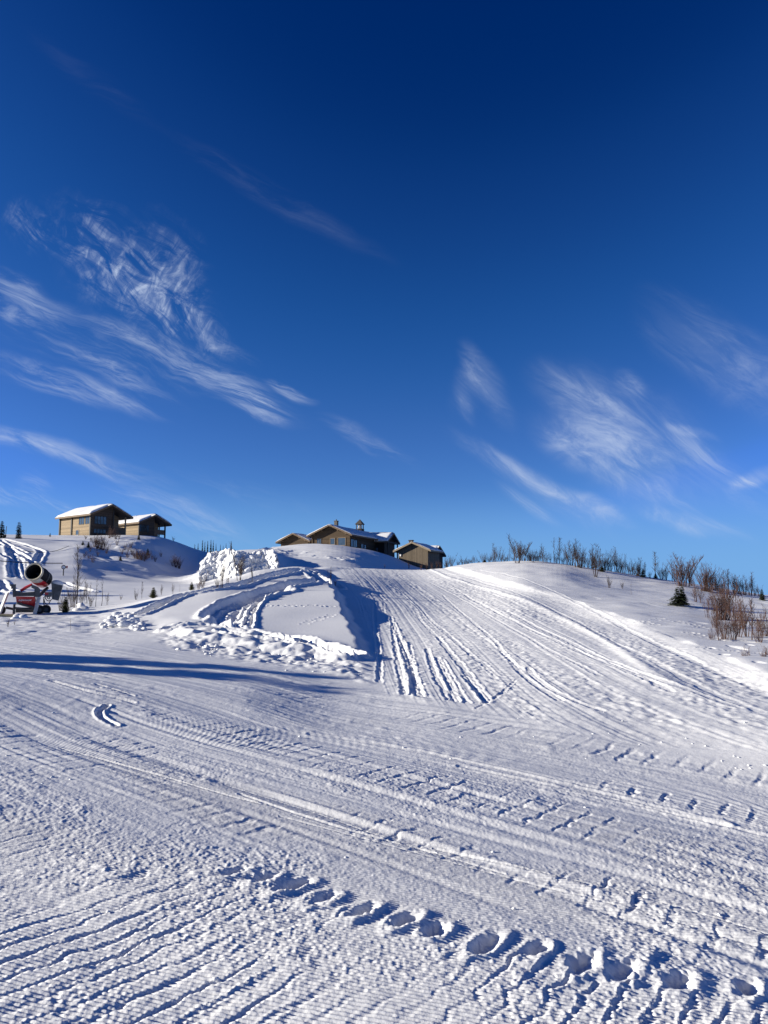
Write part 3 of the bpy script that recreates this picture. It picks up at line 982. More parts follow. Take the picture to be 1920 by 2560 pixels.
    loops = np.concatenate([q.ravel(), cap.ravel()]).astype(np.int32)
    starts = np.concatenate([np.arange(len(q)) * 4, len(q) * 4 + np.arange(len(cap)) * 3]).astype(np.int32)
    me = bpy.data.meshes.new("snow_ground")
    me.vertices.add(len(V))
    me.vertices.foreach_set('co', V.ravel())
    me.loops.add(len(loops))
    me.loops.foreach_set('vertex_index', loops)
    me.polygons.add(len(starts))
    me.polygons.foreach_set('loop_start', starts)
    me.polygons.foreach_set('use_smooth', np.ones(len(starts), bool))
    me.update(calc_edges=True)
    me.materials.append(SNOW)
    o = bpy.data.objects.new("snow_ground", me)
    COL.objects.link(o)
    tag(o, kind='structure')
    return o


make_ground()


# ------------------------------------------------------------------ ploughed snow bank below the lodge
def make_pile():
    keys = [(503, 1408, 1442), (512, 1394, 1442), (530, 1379, 1444), (560, 1370, 1446), (592, 1373, 1446), (622, 1379, 1446), (652, 1377, 1446), (676, 1371, 1444), (688, 1371, 1444), (694, 1384, 1442), (698, 1420, 1440)]
    xs = np.linspace(503, 698, 210)
    top, bot = np.interp(xs, [k[0] for k in keys], [k[1] for k in keys]), np.interp(xs, [k[0] for k in keys], [k[2] for k in keys])
    nu, nv = len(xs), 90
    vs = np.empty((nu, nv, 3))
    for i, px in enumerate(xs):
        d = pdir(px, 1400)
        az = math.atan2(d.x, d.y)
        r0 = 76 - 4.5 * (px - 503) / 195 + .8 * math.sin(px * .05)
        zb_, zt = zat(px, bot[i], r0) - .6, zat(px, top[i] + 5, r0 + 2)
        for j in range(nv):
            v = j / (nv - 1)
            if v < .6:
                q = v / .6
                r, z = r0 + 1.9 * q ** 1.5, zb_ + (zt - zb_) * q ** .9
            else:
                q = (v - .6) / .4
                r, z = r0 + 1.9 + 5.0 * q, zt - (zt - zb_ + .3) * q ** 2.2
            vs[i, j] = (math.sin(az) * r, math.cos(az) * r, z)
    X, Y, Z = vs[..., 0], vs[..., 1], vs[..., 2]
    n1 = np.abs(fbm(X * 1.1, Z * 1.4 + Y * .4, 201, 3))
    n2 = fbm(X * 3.2, Z * 3.2 + Y, 205, 3)
    amp = np.clip(np.minimum((Z - Z.min(1, keepdims=True)) / .6, 1), .2, 1)
    n3 = fbm(X * 6, Z * 3.5 + Y, 206, 2)
    n0 = np.maximum(0, fbm(X * .55, Z * .3 + 3, 203, 2))
    Y -= (.7 * n0 + .42 * n1 + .18 * n2 + .08 * n3) * amp
    Z += (.22 * np.abs(fbm(X * 1.3, Y * 1.3, 208, 2)) + .06 * n2) * amp
    X += .12 * n2 * amp
    f = []
    for i in range(nu - 1):
        for j in range(nv - 1):
            a = i * nv + j
            f.append((a, a + nv, a + nv + 1, a + 1))
    f.append(tuple(range(nv - 1, -1, -1)))
    f.append(tuple((nu - 1) * nv + j for j in range(nv)))
    me = bpy.data.meshes.new("snow_bank")
    me.from_pydata([tuple(p) for p in vs.reshape(-1, 3)], [], f)
    me.polygons.foreach_set('use_smooth', [True] * len(me.polygons))
    me.materials.append(SNOW_S)
    o = bpy.data.objects.new("snow_bank", me)
    COL.objects.link(o)
    tag(o, kind='structure')


make_pile()

# ------------------------------------------------------------------ buildings
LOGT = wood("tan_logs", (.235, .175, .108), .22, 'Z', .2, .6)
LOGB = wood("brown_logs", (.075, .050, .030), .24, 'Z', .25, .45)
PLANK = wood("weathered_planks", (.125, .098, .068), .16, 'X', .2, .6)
DARKW = wood("dark_wood", (.028, .021, .017), .16, 'X', .3, .6)  # near-black brown boards: wing, turret base, dark house
ROOFM = mat("roof_boards", (.05, .042, .036), .8, .2, 8, .004, 30)
TRIM = mat("brown_trim", (.13, .085, .05), .75, .25, 6, .003, 40, stretch=(1, 1, 4))
FRAMEL = mat("light_window_trim", (.28, .2, .12), .7, .15, 8)
DARKT = mat("dark_trim", (.03, .024, .02), .7, .2, 8)
GLASS = mat("window_glass", (.05, .075, .11), .06, .2, 2, spec=.9)
GLASS_SKY = mat("sky_reflection_glass", (.10, .15, .22), .05, .2, 2, spec=1.0)  # reflected sky brightness put into a paler base colour
STONE = mat("chimney_stone", (.09, .085, .08), .85, .3, 9, .01, 20)
WHITE = mat("white_paint", (.78, .78, .76), .5, .05, 6)
GREYM = mat("grey_metal", (.22, .225, .23), .45, .18, 9, metal=.4)


def snow_sheet(name, parent, half, t, z_ridge, y0, y1, th, seed, mat_=None):
    """settled snow on both slopes of a pitched roof, rounded at its edges"""
    nx, ny = 33, max(12, int((y1 - y0) * 3))
    top, botm = [], []
    for j in range(ny):
        y = y0 + (y1 - y0) * j / (ny - 1)
        for i in range(nx):
            x = -half + 2 * half * i / (nx - 1)
            e = min(half - abs(x), y - y0, y1 - y)
            q = min(1, max(0, e) / .4)
            k = math.sqrt(max(0, 1 - (1 - q) ** 2))
            ridge = math.sqrt(x * x + .12)
            nz = float(vn(np.array([x * .7 + seed]), np.array([y * .7]), seed)[0]) * .05
            top.append((x * (1 + .02 * (1 - k)), y, z_ridge - t * ridge + .02 + (th + nz) * k))
            botm.append((x, y, z_ridge - t * abs(x) + .004))
    mb = MB()
    N_ = nx * ny
    fs = []
    for j in range(ny - 1):
        for i in range(nx - 1):
            a = j * nx + i
            fs.append((a, a + 1, a + nx + 1, a + nx))
            fs.append((N_ + a, N_ + a + nx, N_ + a + nx + 1, N_ + a + 1))
    for i in range(nx - 1):
        fs.append((i, N_ + i, N_ + i + 1, i + 1))
        a = (ny - 1) * nx + i
        fs.append((a, a + 1, N_ + a + 1, N_ + a))
    for j in range(ny - 1):
        a = j * nx
        fs.append((a, a + nx, N_ + a + nx, N_ + a))
        a = j * nx + nx - 1
        fs.append((a, N_ + a, N_ + a + nx, a + nx))
    mb.add(top + botm, fs)
    return mb.build(name, mat_ or SNOW_R, parent, True)


class House:
    def __init__(s, name, label, cat, px, py, r, deg, W, L, eave, t, ov=.8, of=.8, ob=.6, wall=LOGT, snow=.3, deep=3.0, cut=None, recess=2.2, fascia=None):
        d = pdir(px, py)
        az = math.atan2(d.x, d.y)
        s.root = empty(name, (math.sin(az) * r, math.cos(az) * r, zat(px, py, r)), R(deg))
        tag(s.root, label, cat)
        s.W, s.L, s.e, s.t, s.ov, s.of = W, L, eave, t, ov, of
        h = W / 2
        zr = eave + h * t
        b = -deep
        mb = MB()
        if cut is None:
            mb.prism([(-h, b), (h, b), (h, eave), (0, zr), (-h, eave)], 0, L)
        else:
            rc = lambda x: zr - abs(x) * t
            pl = [(-h, b), (cut, b), (cut, rc(cut))] + ([(0, zr)] if cut > 0 else []) + [(-h, eave)]
            pr = [(cut + .003, b), (h, b), (h, eave)] + ([(0, zr)] if cut < 0 else []) + [(cut + .003, rc(cut))]
            mb.prism(pl, 0, L)
            mb.prism(pr, recess, L)
        mb.build("wall", wall, s.root)
        X = h + ov
        zt = zr + .26
        th = .22
        rm = MB()
        rm.prism([(-X, zt - X * t), (-X, zt - X * t - th), (0, zt - th), (0, zt)], -of, L + ob)
        rm.prism([(0, zt), (0, zt - th), (X, zt - X * t - th), (X, zt - X * t)], -of, L + ob)
        s.roof = rm.build("roof", ROOFM, s.root)
        fb = MB()
        for yy in (-of - .05, L + ob + .002):
            fb.prism([(-X - .03, zt - X * t + .04), (-X - .03, zt - X * t - .32), (-.001, zt - .30), (-.001, zt + .04)], yy, yy + .045)
            fb.prism([(.001, zt + .04), (.001, zt - .30), (X + .03, zt - X * t - .32), (X + .03, zt - X * t + .04)], yy, yy + .045)
        for sx in (-1, 1):
            fb.box(min(sx * (X + .004), sx * (X + .044)), max(sx * (X + .004), sx * (X + .044)), -of - .003, L + ob, zt - X * t - .30, zt - X * t + .015)
        fb.build("fascia", fascia or TRIM, s.roof)
        s.snow = snow_sheet("roof_snow", s.roof, X + .02, t, zt, -of - .05, L + ob + .05, snow, int(px))
        s.zt, s.X = zt, X
        s.Mi = (Matrix.Translation(s.root.location) @ Matrix.Rotation(R(deg), 4, 'Z')).inverted()

    def loc(s, px, py, face, off=0.0):
        """pixel to a point on one of the walls, in the house's own axes"""
        o = s.Mi @ Vector((0, 0, CAM_H))
        d = s.Mi.to_3x3() @ pdir(px, py)
        if face == 'front':
            k = (-off - o.y) / d.y
        elif face == 'left':
            k = (-s.W / 2 - off - o.x) / d.x
        else:
            k = (s.W / 2 + off - o.x) / d.x
        return o + d * k

    def rect(s, face, x0, y0, x1, y1):
        a, b = s.loc(x0, y0, face), s.loc(x1, y1, face)
        u = (lambda p: p.x) if face == 'front' else (lambda p: p.y)
        return min(u(a), u(b)), max(u(a), u(b)), min(a.z, b.z), max(a.z, b.z)

    def M(s, face):
        if face == 'front': return Matrix(((1, 0, 0, 0), (0, -1, 0, 0), (0, 0, 1, 0), (0, 0, 0, 1)))
        if face == 'left': return Matrix(((0, -1, 0, -s.W / 2), (1, 0, 0, 0), (0, 0, 1, 0), (0, 0, 0, 1)))
        return Matrix(((0, 1, 0, s.W / 2), (1, 0, 0, 0), (0, 0, 1, 0), (0, 0, 0, 1)))

    def window(s, face, x0, y0, x1, y1, n=2, frame=None, glass=None, name="window", cross=0):
        u0, u1, z0, z1 = s.rect(face, x0, y0, x1, y1)
        M = s.M(face)
        f, g = MB(), MB()
        w = .07
        f.box(u0 - w, u0, -.04, .07, z0 - w, z1 + w, M).box(u1, u1 + w, -.04, .07, z0 - w, z1 + w, M)
        f.box(u0, u1, -.04, .068, z1, z1 + w, M).box(u0, u1, -.04, .09, z0 - w, z0, M)
        for i in range(1, n):
            u = u0 + (u1 - u0) * i / n
            f.box(u - .035, u + .035, -.03, .06, z0, z1, M)
        if cross: f.box(u0, u1, -.03, .05, z0 + (z1 - z0) * cross - .03, z0 + (z1 - z0) * cross + .03, M)
        g.box(u0, u1, -.03, .025, z0, z1, M)
        fr = f.build(name, frame or DARKT, s.root)
        g.build("pane", glass or GLASS, fr)
        return fr


# --- the two cabins on the left hill
c1 = House("log_cabin", "tall tan log cabin with a sunlit side wall at the left end of the hilltop", "cabin", 271, 1333, 138, 51.7, 6.8, 10.2, 3.15, .48, .7, 1.0, .5, LOGT, .30, 3, .7, 2.4)
for a in ((198.7, 1293.5, 209.8, 1310), (214.8, 1291.3, 225, 1308.5)): c1.window('left', *a, 2)
c1.window('left', 190.3, 1326, 196.6, 1337, 1, FRAMEL)
c1.window('front', 236.5, 1290, 265, 1311, 4)
c1.window('front', 234.5, 1322.5, 264, 1334, 4)
for k, yy in enumerate((-.12, 6.0, c1.L - .12)):
    MB().box(-c1.W / 2 - .16, -c1.W / 2 + .06, yy, yy + .30, -3, c1.e - .05).build("corner_post", DARKT, c1.root)
MB().box(.72, c1.W / 2 - .05, -.05, 2.39, -.1, .12).build("balcony_floor", TRIM, c1.root)
MB().box(.75, c1.W / 2 - .1, -.04, .04, .12, 1.15).build("balcony_railing", TRIM, c1.root)
MB().box(c1.W / 2 - .25, c1.W / 2 - .03, -.1, .12, -3, c1.e - .1).build("porch_post", FRAMEL, c1.root)
MB().box(.68, .90, -.16, .02, -3, c1.e + 1.2).build("corner_post", DARKT, c1.root)

def shade_gable(h, cut):  # thin dark sheet over the front gable, standing in for its shade
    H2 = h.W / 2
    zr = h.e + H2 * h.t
    MB().prism([(-H2 + .16, -2), (cut, -2), (cut, zr - abs(cut) * h.t - .05)] + ([(0, zr - .05)] if cut > 0 else []) + [(-H2 + .16, h.e + .02)], -.025, -.003).build("gable_shade_boards", GABLE_SHADE, h.root)


GABLE_SHADE = wood("gable_shade_wood", (.062, .046, .034), .2, 'Z')  # wall wood darkened to carry the unlit gable's shade in its colour
shade_gable(c1, .66)
c2 = House("log_cabin", "lower cabin with thick roof snow half hidden behind the tan cabin", "cabin", 381, 1333, 150, 51.7, 5.9, 8.8, 1.95, .46, .7, 1.0, .5, LOGT, .34, 3, .4, 2.4)
shade_gable(c2, .36)
c2.window('front', 349, 1311.5, 372, 1330, 4)
MB().box(-c2.W / 2 - .1, -c2.W / 2 + .1, -.06, .2, -3, c2.e - .05).build("corner_post", DARKT, c2.root)
MB().box(c2.W / 2 - .22, c2.W / 2, -.1, .12, -3, c2.e - .05).build("porch_post", DARKT, c2.root)
MB().box(c2.W / 2 - .9, c2.W / 2 - .72, .8, 1.0, -3, c2.e + .2).build("porch_post", DARKT, c2.root)
MB().box(.45, c2.W / 2 - .1, -.03, .04, -.2, .75).build("balcony_railing", TRIM, c2.root)
fl = MB().tube([(-2.2, 6.5, c2.e), (-2.2, 6.5, c2.e + 2.35)], .13, 10)
fl.lathe([(.01, 2.35), (.22, 2.35), (.22, 2.5), (.01, 2.5)], 10, Matrix.Translation((-2.2, 6.5, c2.e)))
fl.build("flue_pipe", DARKT, c2.roof)

# --- the lodge, its wing, the shed and the barn
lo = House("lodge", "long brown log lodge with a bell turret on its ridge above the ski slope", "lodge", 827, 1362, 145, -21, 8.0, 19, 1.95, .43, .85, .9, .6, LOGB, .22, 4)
lo.window('front', 792.8, 1347, 802.8, 1360, 2, TRIM)
lo.window('front', 826, 1346.2, 837, 1361, 1, FRAMEL, GLASS)
lo.window('front', 845.5, 1345, 863.5, 1363, 1, FRAMEL, GLASS)
for a in ((877.5, 1347.5, 883.5, 1367), (885, 1350, 892, 1368), (903, 1360, 908, 1371), (909, 1362, 914.5, 1373)): lo.window('right', *a, 2, DARKT, GLASS_SKY)
for x in (-3.4, -1.7, 0, 1.7, 3.4):
    MB().box(x - .11, x + .11, -.7, .2, lo.zt - .52 - abs(x) * lo.t, lo.zt - .26 - abs(x) * lo.t).build("roof_beam", TRIM, lo.root)
for sx in (-1, 1):
    MB().box(sx * 4.0 - .14, sx * 4.0 + .14, -.14, .16, -4, lo.e - .1).build("corner_post", LOGB, lo.root)
ch = MB().box(-1.0, -.35, 3.6, 4.3, lo.zt - .8, lo.zt + 1.05).box(-1.06, -.29, 3.54, 4.36, lo.zt + 1.05, lo.zt + 1.18)
ch.tube([(-.68, 3.95, lo.zt + 1.18), (-.68, 3.95, lo.zt + 1.45)], .13, 8)
ch.build("chimney", STONE, lo.roof)
# bell turret
tw = empty("bell_turret", (0, 14.6, lo.zt - .2))
tw.parent = lo.root
MB().box(-.72, .72, -.72, .72, -.3, .55).build("turret_base", DARKW, tw)
for sx in (-1, 1):
    for sy in (-1, 1):
        MB().box(sx * .55 - .08, sx * .55 + .08, sy * .55 - .08, sy * .55 + .08, .55, 1.55).build("turret_post", DARKT, tw)
MB().add([(-.85, -.85, 1.5), (.85, -.85, 1.5), (.85, .85, 1.5), (-.85, .85, 1.5), (0, 0, 2.65)], [(3, 2, 1, 0), (0, 1, 4), (1, 2, 4), (2, 3, 4), (3, 0, 4)]).build("turret_roof", ROOFM, tw)
MB().lathe([(.02, 1.45), (.16, 1.42), (.24, 1.2), (.30, .95), (.44, .72), (.46, .66), (.02, .66)], 16).build("bell", WHITE, tw, True)

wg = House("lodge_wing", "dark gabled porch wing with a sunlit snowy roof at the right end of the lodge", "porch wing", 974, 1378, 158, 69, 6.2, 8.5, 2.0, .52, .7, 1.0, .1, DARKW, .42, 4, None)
for sx in (-1, 1):
    MB().box(sx * 2.9 - .12, sx * 2.9 + .12, -.85, -.61, -4, wg.e - .1).build("porch_post", DARKT, wg.root)
MB().box(-2.9, 2.9, -.84, -.64, wg.e - .35, wg.e - .12).build("tie_beam", DARKT, wg.root)
for a in ((928, 1368, 933, 1378), (935, 1369, 939, 1378), (941, 1370, 945, 1379)): wg.window('left', *a, 1, DARKT, GLASS_SKY)

sh = House("shed", "small brown log shed with a low snowy gable left of the lodge", "shed", 736, 1369, 150, -21, 6.2, 10, 1.25, .45, .75, .8, .5, LOGB, .22, 4)
for x in (-2.6, -1.3, 0, 1.3, 2.6):
    MB().box(x - .1, x + .1, -.6, .2, sh.zt - .5 - abs(x) * sh.t, sh.zt - .26 - abs(x) * sh.t).build("roof_beam", TRIM, sh.root)
MB().box(-2.3, 2.3, -.02, .06, -2, .35).build("door", wood("shed_door", (.16, .10, .055), .2, 'X'), sh.root)

ba = House("barn", "windowless grey-brown plank barn on the right below the lodge", "barn", 1033, 1417, 140, -24, 6.0, 6.2, 3.15, .43, .8, .75, .3, PLANK, .15, 4, None, fascia=mat("weathered_fascia", (.24, .19, .13), .8, .2, 5))
MB().box(-1.35, -.65, 1.2, 1.8, ba.zt - .8, ba.zt + .35).box(-1.45, -.55, 1.1, 1.9, ba.zt + .35, ba.zt + .48).build("chimney", DARKT, ba.roof)
p = ba.loc(1001.5, 1388, 'front')
lb = MB().box(p.x - .13, p.x + .13, -.16, .02, p.z - .2, p.z + .2)
lb.build("wall_lamp", WHITE, ba.root)

an = House("dark_house", "dark house with a narrow balcony tucked behind the barn's right side", "house", 1094, 1418, 148, 66, 6.2, 6.5, 2.5, .48, .6, .5, .3, DARKW, .26, 4)
MB().box(-an.W / 2 - .9, -an.W / 2 - .02, 1.6, 4.0, .95, 1.1).build("balcony_floor", FRAMEL, an.root)
br = MB()
for k in range(9): br.box(-an.W / 2 - .88, -an.W / 2 - .83, 1.62 + k * .29, 1.66 + k * .29, 1.1, 1.95)
br.box(-an.W / 2 - .9, -an.W / 2 - .82, 1.6, 4.0, 1.95, 2.03)
br.build("balcony_railing", FRAMEL, an.root)
an.window('left', 1076, 1405, 1083, 1417, 1, FRAMEL, GLASS, "door")
an.window('left', 1074, 1384, 1082, 1394, 2, DARKT, GLASS)


# ------------------------------------------------------------------ snow cannon
RED = mat("red_paint", (.42, .012, .018), .35, .12, 5, .002, 30, coat=.3)
BLACK = mat("black_plastic", (.007, .008, .012), .6, .3, 6, spec=.1)
CREAM = mat("cream_enamel", (.45, .41, .32), .45, .12, 10)
WORNW = mat("worn_white_metal", (.5, .49, .46), .5, .18, 9)
GALV = mat("galvanised_steel", (.09, .094, .10), .45, .2, 12, metal=.5)
DGREY = mat("dark_grey_metal", (.05, .052, .055), .5, .25, 9)
RUBBER = mat("black_rubber", (.018, .018, .018), .85, .3, 12, .004, 40)


def make_gun():
    d = pdir(72, 1536)
    az = math.atan2(d.x, d.y)
    r = 31.0
    k, kz = r * math.cos(az) ** 2 / F, r * math.cos(az) / F
    root = empty("snow_cannon", (math.sin(az) * r, math.cos(az) * r, zat(75, 1536, r)), -az)
    tag(root, "red and black snow cannon with a wide round mouth standing on the snow", "snow cannon")
    P = lambda px, py, y=0.0: Vector(((px - 75) * k * (1 + y / r), y, (1536 - py) * kz + y * ray_tan(75, py)))
    A, B = P(82.3, 1431, -.5), P(112, 1452, .45)
    ax = (B - A).normalized()
    L = (B - A).length
    down = (Vector((-.35, -.1, -1)) - ax * ax.dot(Vector((-.35, -.1, -1)))).normalized()
    side = ax.cross(down)
    M = Matrix(((down.x, side.x, ax.x, A.x), (down.y, side.y, ax.y, A.y), (down.z, side.z, ax.z, A.z), (0, 0, 0, 1)))
    Rm = .315
    bar = MB().lathe([(Rm - .012, .0), (Rm + .01, .03), (Rm + .012, L * .86), (Rm - .06, L), (Rm - .16, L + .06), (.05, L + .08), (.05, L + .02), (Rm - .17, L), (Rm - .05, L * .84), (Rm - .035, .0)], 48, M)
    barrel = bar.build("barrel", BLACK, root, True)
    MB().lathe([(Rm - .03, -.03), (Rm + .010, -.045), (Rm + .024, -.02), (Rm + .022, .05), (Rm - .028, .05)], 48, M).build("mouth_ring", CREAM, barrel, True)
    a0, a1 = R(-62), R(88)
    MB().lathe([(Rm + .014, .055), (Rm + .022, .06), (Rm + .022, L * .32), (Rm + .014, L * .32)], 24, M, a0, a1).build("white_shell", WORNW, barrel, True)
    MB().lathe([(Rm + .014, L * .322), (Rm + .026, L * .325), (Rm + .026, L * .84), (Rm + .014, L * .85)], 24, M, a0, a1).build("red_shell", RED, barrel, True)
    MB().lathe([(Rm + .014, L * .50), (Rm + .03, L * .50), (Rm + .03, L * .55), (Rm + .014, L * .55)], 32, M, a1 + .05, a0 + 2 * math.pi - .05).build("barrel_strap", DGREY, barrel, True)
    fan = MB()
    for q in range(7):
        t0 = q * 2 * math.pi / 7
        pts = []
        for rr_, tw_ in ((.08, .0), (.26, .25)):
            for dz, da in ((-.03, -.12), (.03, .22)):
                pts.append(M @ Vector((rr_ * math.cos(t0 + tw_ + da), rr_ * math.sin(t0 + tw_ + da), L * .62 + dz)))
        n = (pts[1] - pts[0]).cross(pts[2] - pts[0]).normalized() * .006
        fan.add([p_ + n for p_ in pts] + [p_ - n for p_ in pts], [(0, 1, 3, 2), (4, 6, 7, 5), (0, 2, 6, 4), (1, 5, 7, 3), (0, 4, 5, 1), (2, 3, 7, 6)])
    fan.build("fan_blades", DGREY, barrel)
    MB().lathe([(.01, L * .42), (.06, L * .46), (.085, L * .56), (.085, L * .8), (.01, L * .8)], 16, M).build("fan_hub", GALV, barrel, True)
    # yoke and arms
    MB().box(-.055, .055, -.05, .05, 0, .46, Matrix.Translation(P(37.5, 1493, -.1)) @ Matrix.Rotation(R(-4), 4, 'Y')).box(-.17, .03, -.04, .04, .40, .47, Matrix.Translation(P(37.5, 1493, -.1))).box(-.13, -.08, -.035, .035, .30, .43, Matrix.Translation(P(37.5, 1493, -.1))).build("yoke_arm", GALV, root)
    yr = MB().prism([(P(85, 1493).x, P(85, 1493).z), (P(101, 1493).x, P(101, 1493).z), (P(100, 1474).x, P(100, 1474).z), (P(94, 1468).x, P(94, 1468).z), (P(78, 1462).x, P(78, 1462).z), (P(78, 1470).x, P(78, 1470).z), (P(86, 1474).x, P(86, 1474).z)], -.25, -.13)
    yr.build("yoke_arm", GALV, root)
    MB().tube([P(99, 1490, .02), P(110, 1478, .18), P(119, 1470, .30)], [.06, .07, .055], 8).build("tilt_strut", GALV, root)
    MB().tube([P(52, 1478, -.1), P(64, 1470, -.12), P(79, 1462, -.2)], [.05, .058, .045], 8).build("tilt_arm", RED, root)
    MB().tube([P(96, 1497, -.2), P(92, 1488, -.2), P(90, 1505, -.22)], .028, 6).build("hydraulic_ram", WORNW, root)
    # trough and red housing
    q0, q1 = P(36, 1477), P(88, 1491)
    MB().prism([(q0.x, q0.z), (P(40, 1491).x, q1.z), (q1.x, q1.z), (P(88, 1480).x, P(88, 1480).z), (P(60, 1482).x, P(60, 1482).z)], -.32, .32).build("tray", DGREY, root)
    a_, b_, c_, d_ = P(41, 1491.5), P(89, 1492.5), P(90, 1519.5), P(44, 1508)
    e_ = P(66, 1515)
    hp = MB()
    f1 = [(a_.x, -.36, a_.z), (b_.x, -.36, b_.z), (e_.x, -.30, e_.z), (d_.x, -.34, d_.z)]
    bk = [(x, .36, z) for x, y, z in f1]
    c2_ = (c_.x, -.2, c_.z)
    hp.add(f1 + [c2_] + bk + [(c_.x, .36, c_.z)], [(0, 3, 2, 1), (1, 2, 4), (3, 8, 9, 7, 2) if False else (2, 3, 8, 7), (2, 7, 9, 4), (5, 6, 7, 8), (6, 9, 7), (0, 1, 6, 5), (0, 5, 8, 3), (1, 4, 9, 6)])
    hp.build("housing", RED, root)
    # lettering
    cu = bpy.data.curves.new("lettering", 'FONT')
    cu.body = "supersnow"
    cu.size = .12
    cu.extrude = .003
    cu.shear = .25
    cu.offset = .002
    tmp = bpy.data.objects.new("tmp", cu)
    COL.objects.link(tmp)
    dg = bpy.context.evaluated_depsgraph_get()
    me = bpy.data.meshes.new_from_object(tmp.evaluated_get(dg))
    bpy.data.objects.remove(tmp)
    xs = [v.co.x for v in me.vertices]
    me.materials.clear()
    me.materials.append(WHITE)
    wdt = P(80, 1500).x - P(48, 1500).x
    sc = wdt / (max(xs) - min(xs))
    o = bpy.data.objects.new("lettering", me)
    COL.objects.link(o)
    o.parent = root
    p = P(48, 1502.5)
    o.location = (p.x, -.366, p.z)
    o.rotation_euler = (R(90), 0, 0)
    o.scale = (sc, sc, 1)
    # undercarriage
    fr = MB()
    fr.tube([P(38, 1534, -.3), P(38, 1512, -.3), P(46, 1508, -.4), P(62, 1513, -.42), P(84, 1518, -.4), P(88, 1530, -.3)], .045, 8)
    fr.tube([P(40, 1520, -.35), P(86, 1524, -.38)], .04, 8)
    fr.tube([P(44, 1526, -.3), P(86, 1529, -.3)], .03, 8)
    fr.box(P(42, 1500).x, P(88, 1500).x, -.15, .15, P(60, 1531).z, P(60, 1519).z)
    fr.build("chassis", DGREY, root)
    MB().tube([P(18, 1519, .1), P(38, 1523, .05)], .045, 8).build("drawbar", DGREY, root)
    for nm, p0, p1, y in (("outrigger_leg", (98.5, 1494), (89, 1537.5), -.5), ("outrigger_leg", (20, 1482), (2, 1536), -.2)):
        a2, b2 = P(*p0, y + .2), P(*p1, y)
        dd = (b2 - a2)
        Mx = Matrix.Translation(a2) @ dd.to_track_quat('Z', 'Y').to_matrix().to_4x4()
        lg = MB().box(-.055, .055, -.035, .035, 0, dd.length, Mx).box(-.10, .10, -.10, .10, dd.length, dd.length + .02, Mx)
        lg.build(nm, WORNW, root)
    for px_, y in ((117, .25), (100, .05), (5, .2)):
        c = P(px_, 1524.5, y)
        Mw = Matrix.Translation((c.x, c.y, .17)) @ Matrix.Rotation(R(90), 4, 'X') @ Matrix.Rotation(R(18), 4, 'Y')
        w = MB().lathe([(.08, -.06), (.155, -.065), (.178, -.04), (.178, .04), (.155, .065), (.08, .06)], 24, Mw).build("wheel", RUBBER, root, True)
        MB().lathe([(.01, -.04), (.08, -.05), (.08, .05), (.01, .04)], 16, Mw).build("rim", DGREY, w)
    # control cabinet
    cab = MB()
    z0, z1 = 1502, 1459
    fr_ = [P(131, 1499, -.05), P(147.5, 1502.5, -.05), P(157, 1465, -.05), P(128, 1458.5, -.05)]
    cab.add([(p.x, p.y, p.z) for p in fr_] + [(p.x + .03, p.y + .34, p.z) for p in fr_], [(0, 1, 2, 3), (7, 6, 5, 4), (0, 4, 5, 1), (1, 5, 6, 2), (2, 6, 7, 3), (3, 7, 4, 0)])
    cb = cab.build("control_cabinet", GALV, root)
    vt = MB()
    for q in range(4):
        y_ = 1466 + q * 3.2
        a3, b3 = P(138, y_ - .6, -.05), P(153.5 - q * .8, y_ + 2.2, -.05)
        vt.tube([a3 + Vector((0, -.008, 0)), b3 + Vector((0, -.008, 0))], .011, 5)
    vt.build("vent_slats", DGREY, cb)
    MB().tube([P(136, 1470, -.06) + Vector((0, -.01, 0)), P(133.5, 1496, -.06) + Vector((0, -.01, 0))], .012, 5).build("door_edge", DGREY, cb)
    sn = MB().lathe([(.001, .09), (.09, .085), (.16, .06), (.195, .02), (.195, -.03), (.001, -.03)], 20, Matrix.Translation(P(143, 1460, .12)) @ Matrix.Rotation(R(8), 4, 'Y') @ Matrix.Diagonal((1.12, .8, 1.5, 1)))
    sn.build("snow_cap", SNOW_S, cb, True)
    s2 = MB().lathe([(.001, .045), (.10, .04), (.17, .01), (.17, -.02), (.001, -.02)], 16, Matrix.Translation(P(94, 1409, -.18)) @ Matrix.Rotation(R(20), 4, 'Y') @ Matrix.Diagonal((1, .7, 1, 1)))
    s2.build("snow_cap", SNOW_S, barrel, True)
    cab2 = MB()
    for (pts) in ([(112, 1491), (117, 1500), (124, 1503), (131, 1499)], [(110, 1493), (114, 1508), (122, 1511), (128, 1502)], [(118, 1494), (122, 1498), (126, 1497), (122, 1492), (118, 1495)], [(110, 1498), (112, 1514), (118, 1518)]):
        cab2.tube(catmull([P(x, y, .0) for x, y in pts], 5), .016, 5)
    cab2.build("hoses", BLACK, root)
    MB().box(P(112, 1490).x, P(130, 1490).x, -.05, .2, P(112, 1493).z, P(112, 1481).z).build("bracket", GALV, root)
    MB().box(P(112, 1480).x, P(121, 1480).x, -.09, .0, P(112, 1488).z, P(112, 1482).z).build("valve_block", RED, root)
    return root


make_gun()

w_, r_ = hit(10, 1542)
pl = MB().box(-.9, .32, -.10, .10, 0, .07).build("wooden_plank", mat("raw_timber", (.42, .34, .18), .8, .2, 4, .003, 30, stretch=(.4, 6, 6)))
pl.location = (w_.x, w_.y, w_.z + .02)
pl.rotation_euler = (0, R(1), R(14))
tag(pl, "yellowish timber plank lying on the snow at the foot of the snow cannon", "plank")


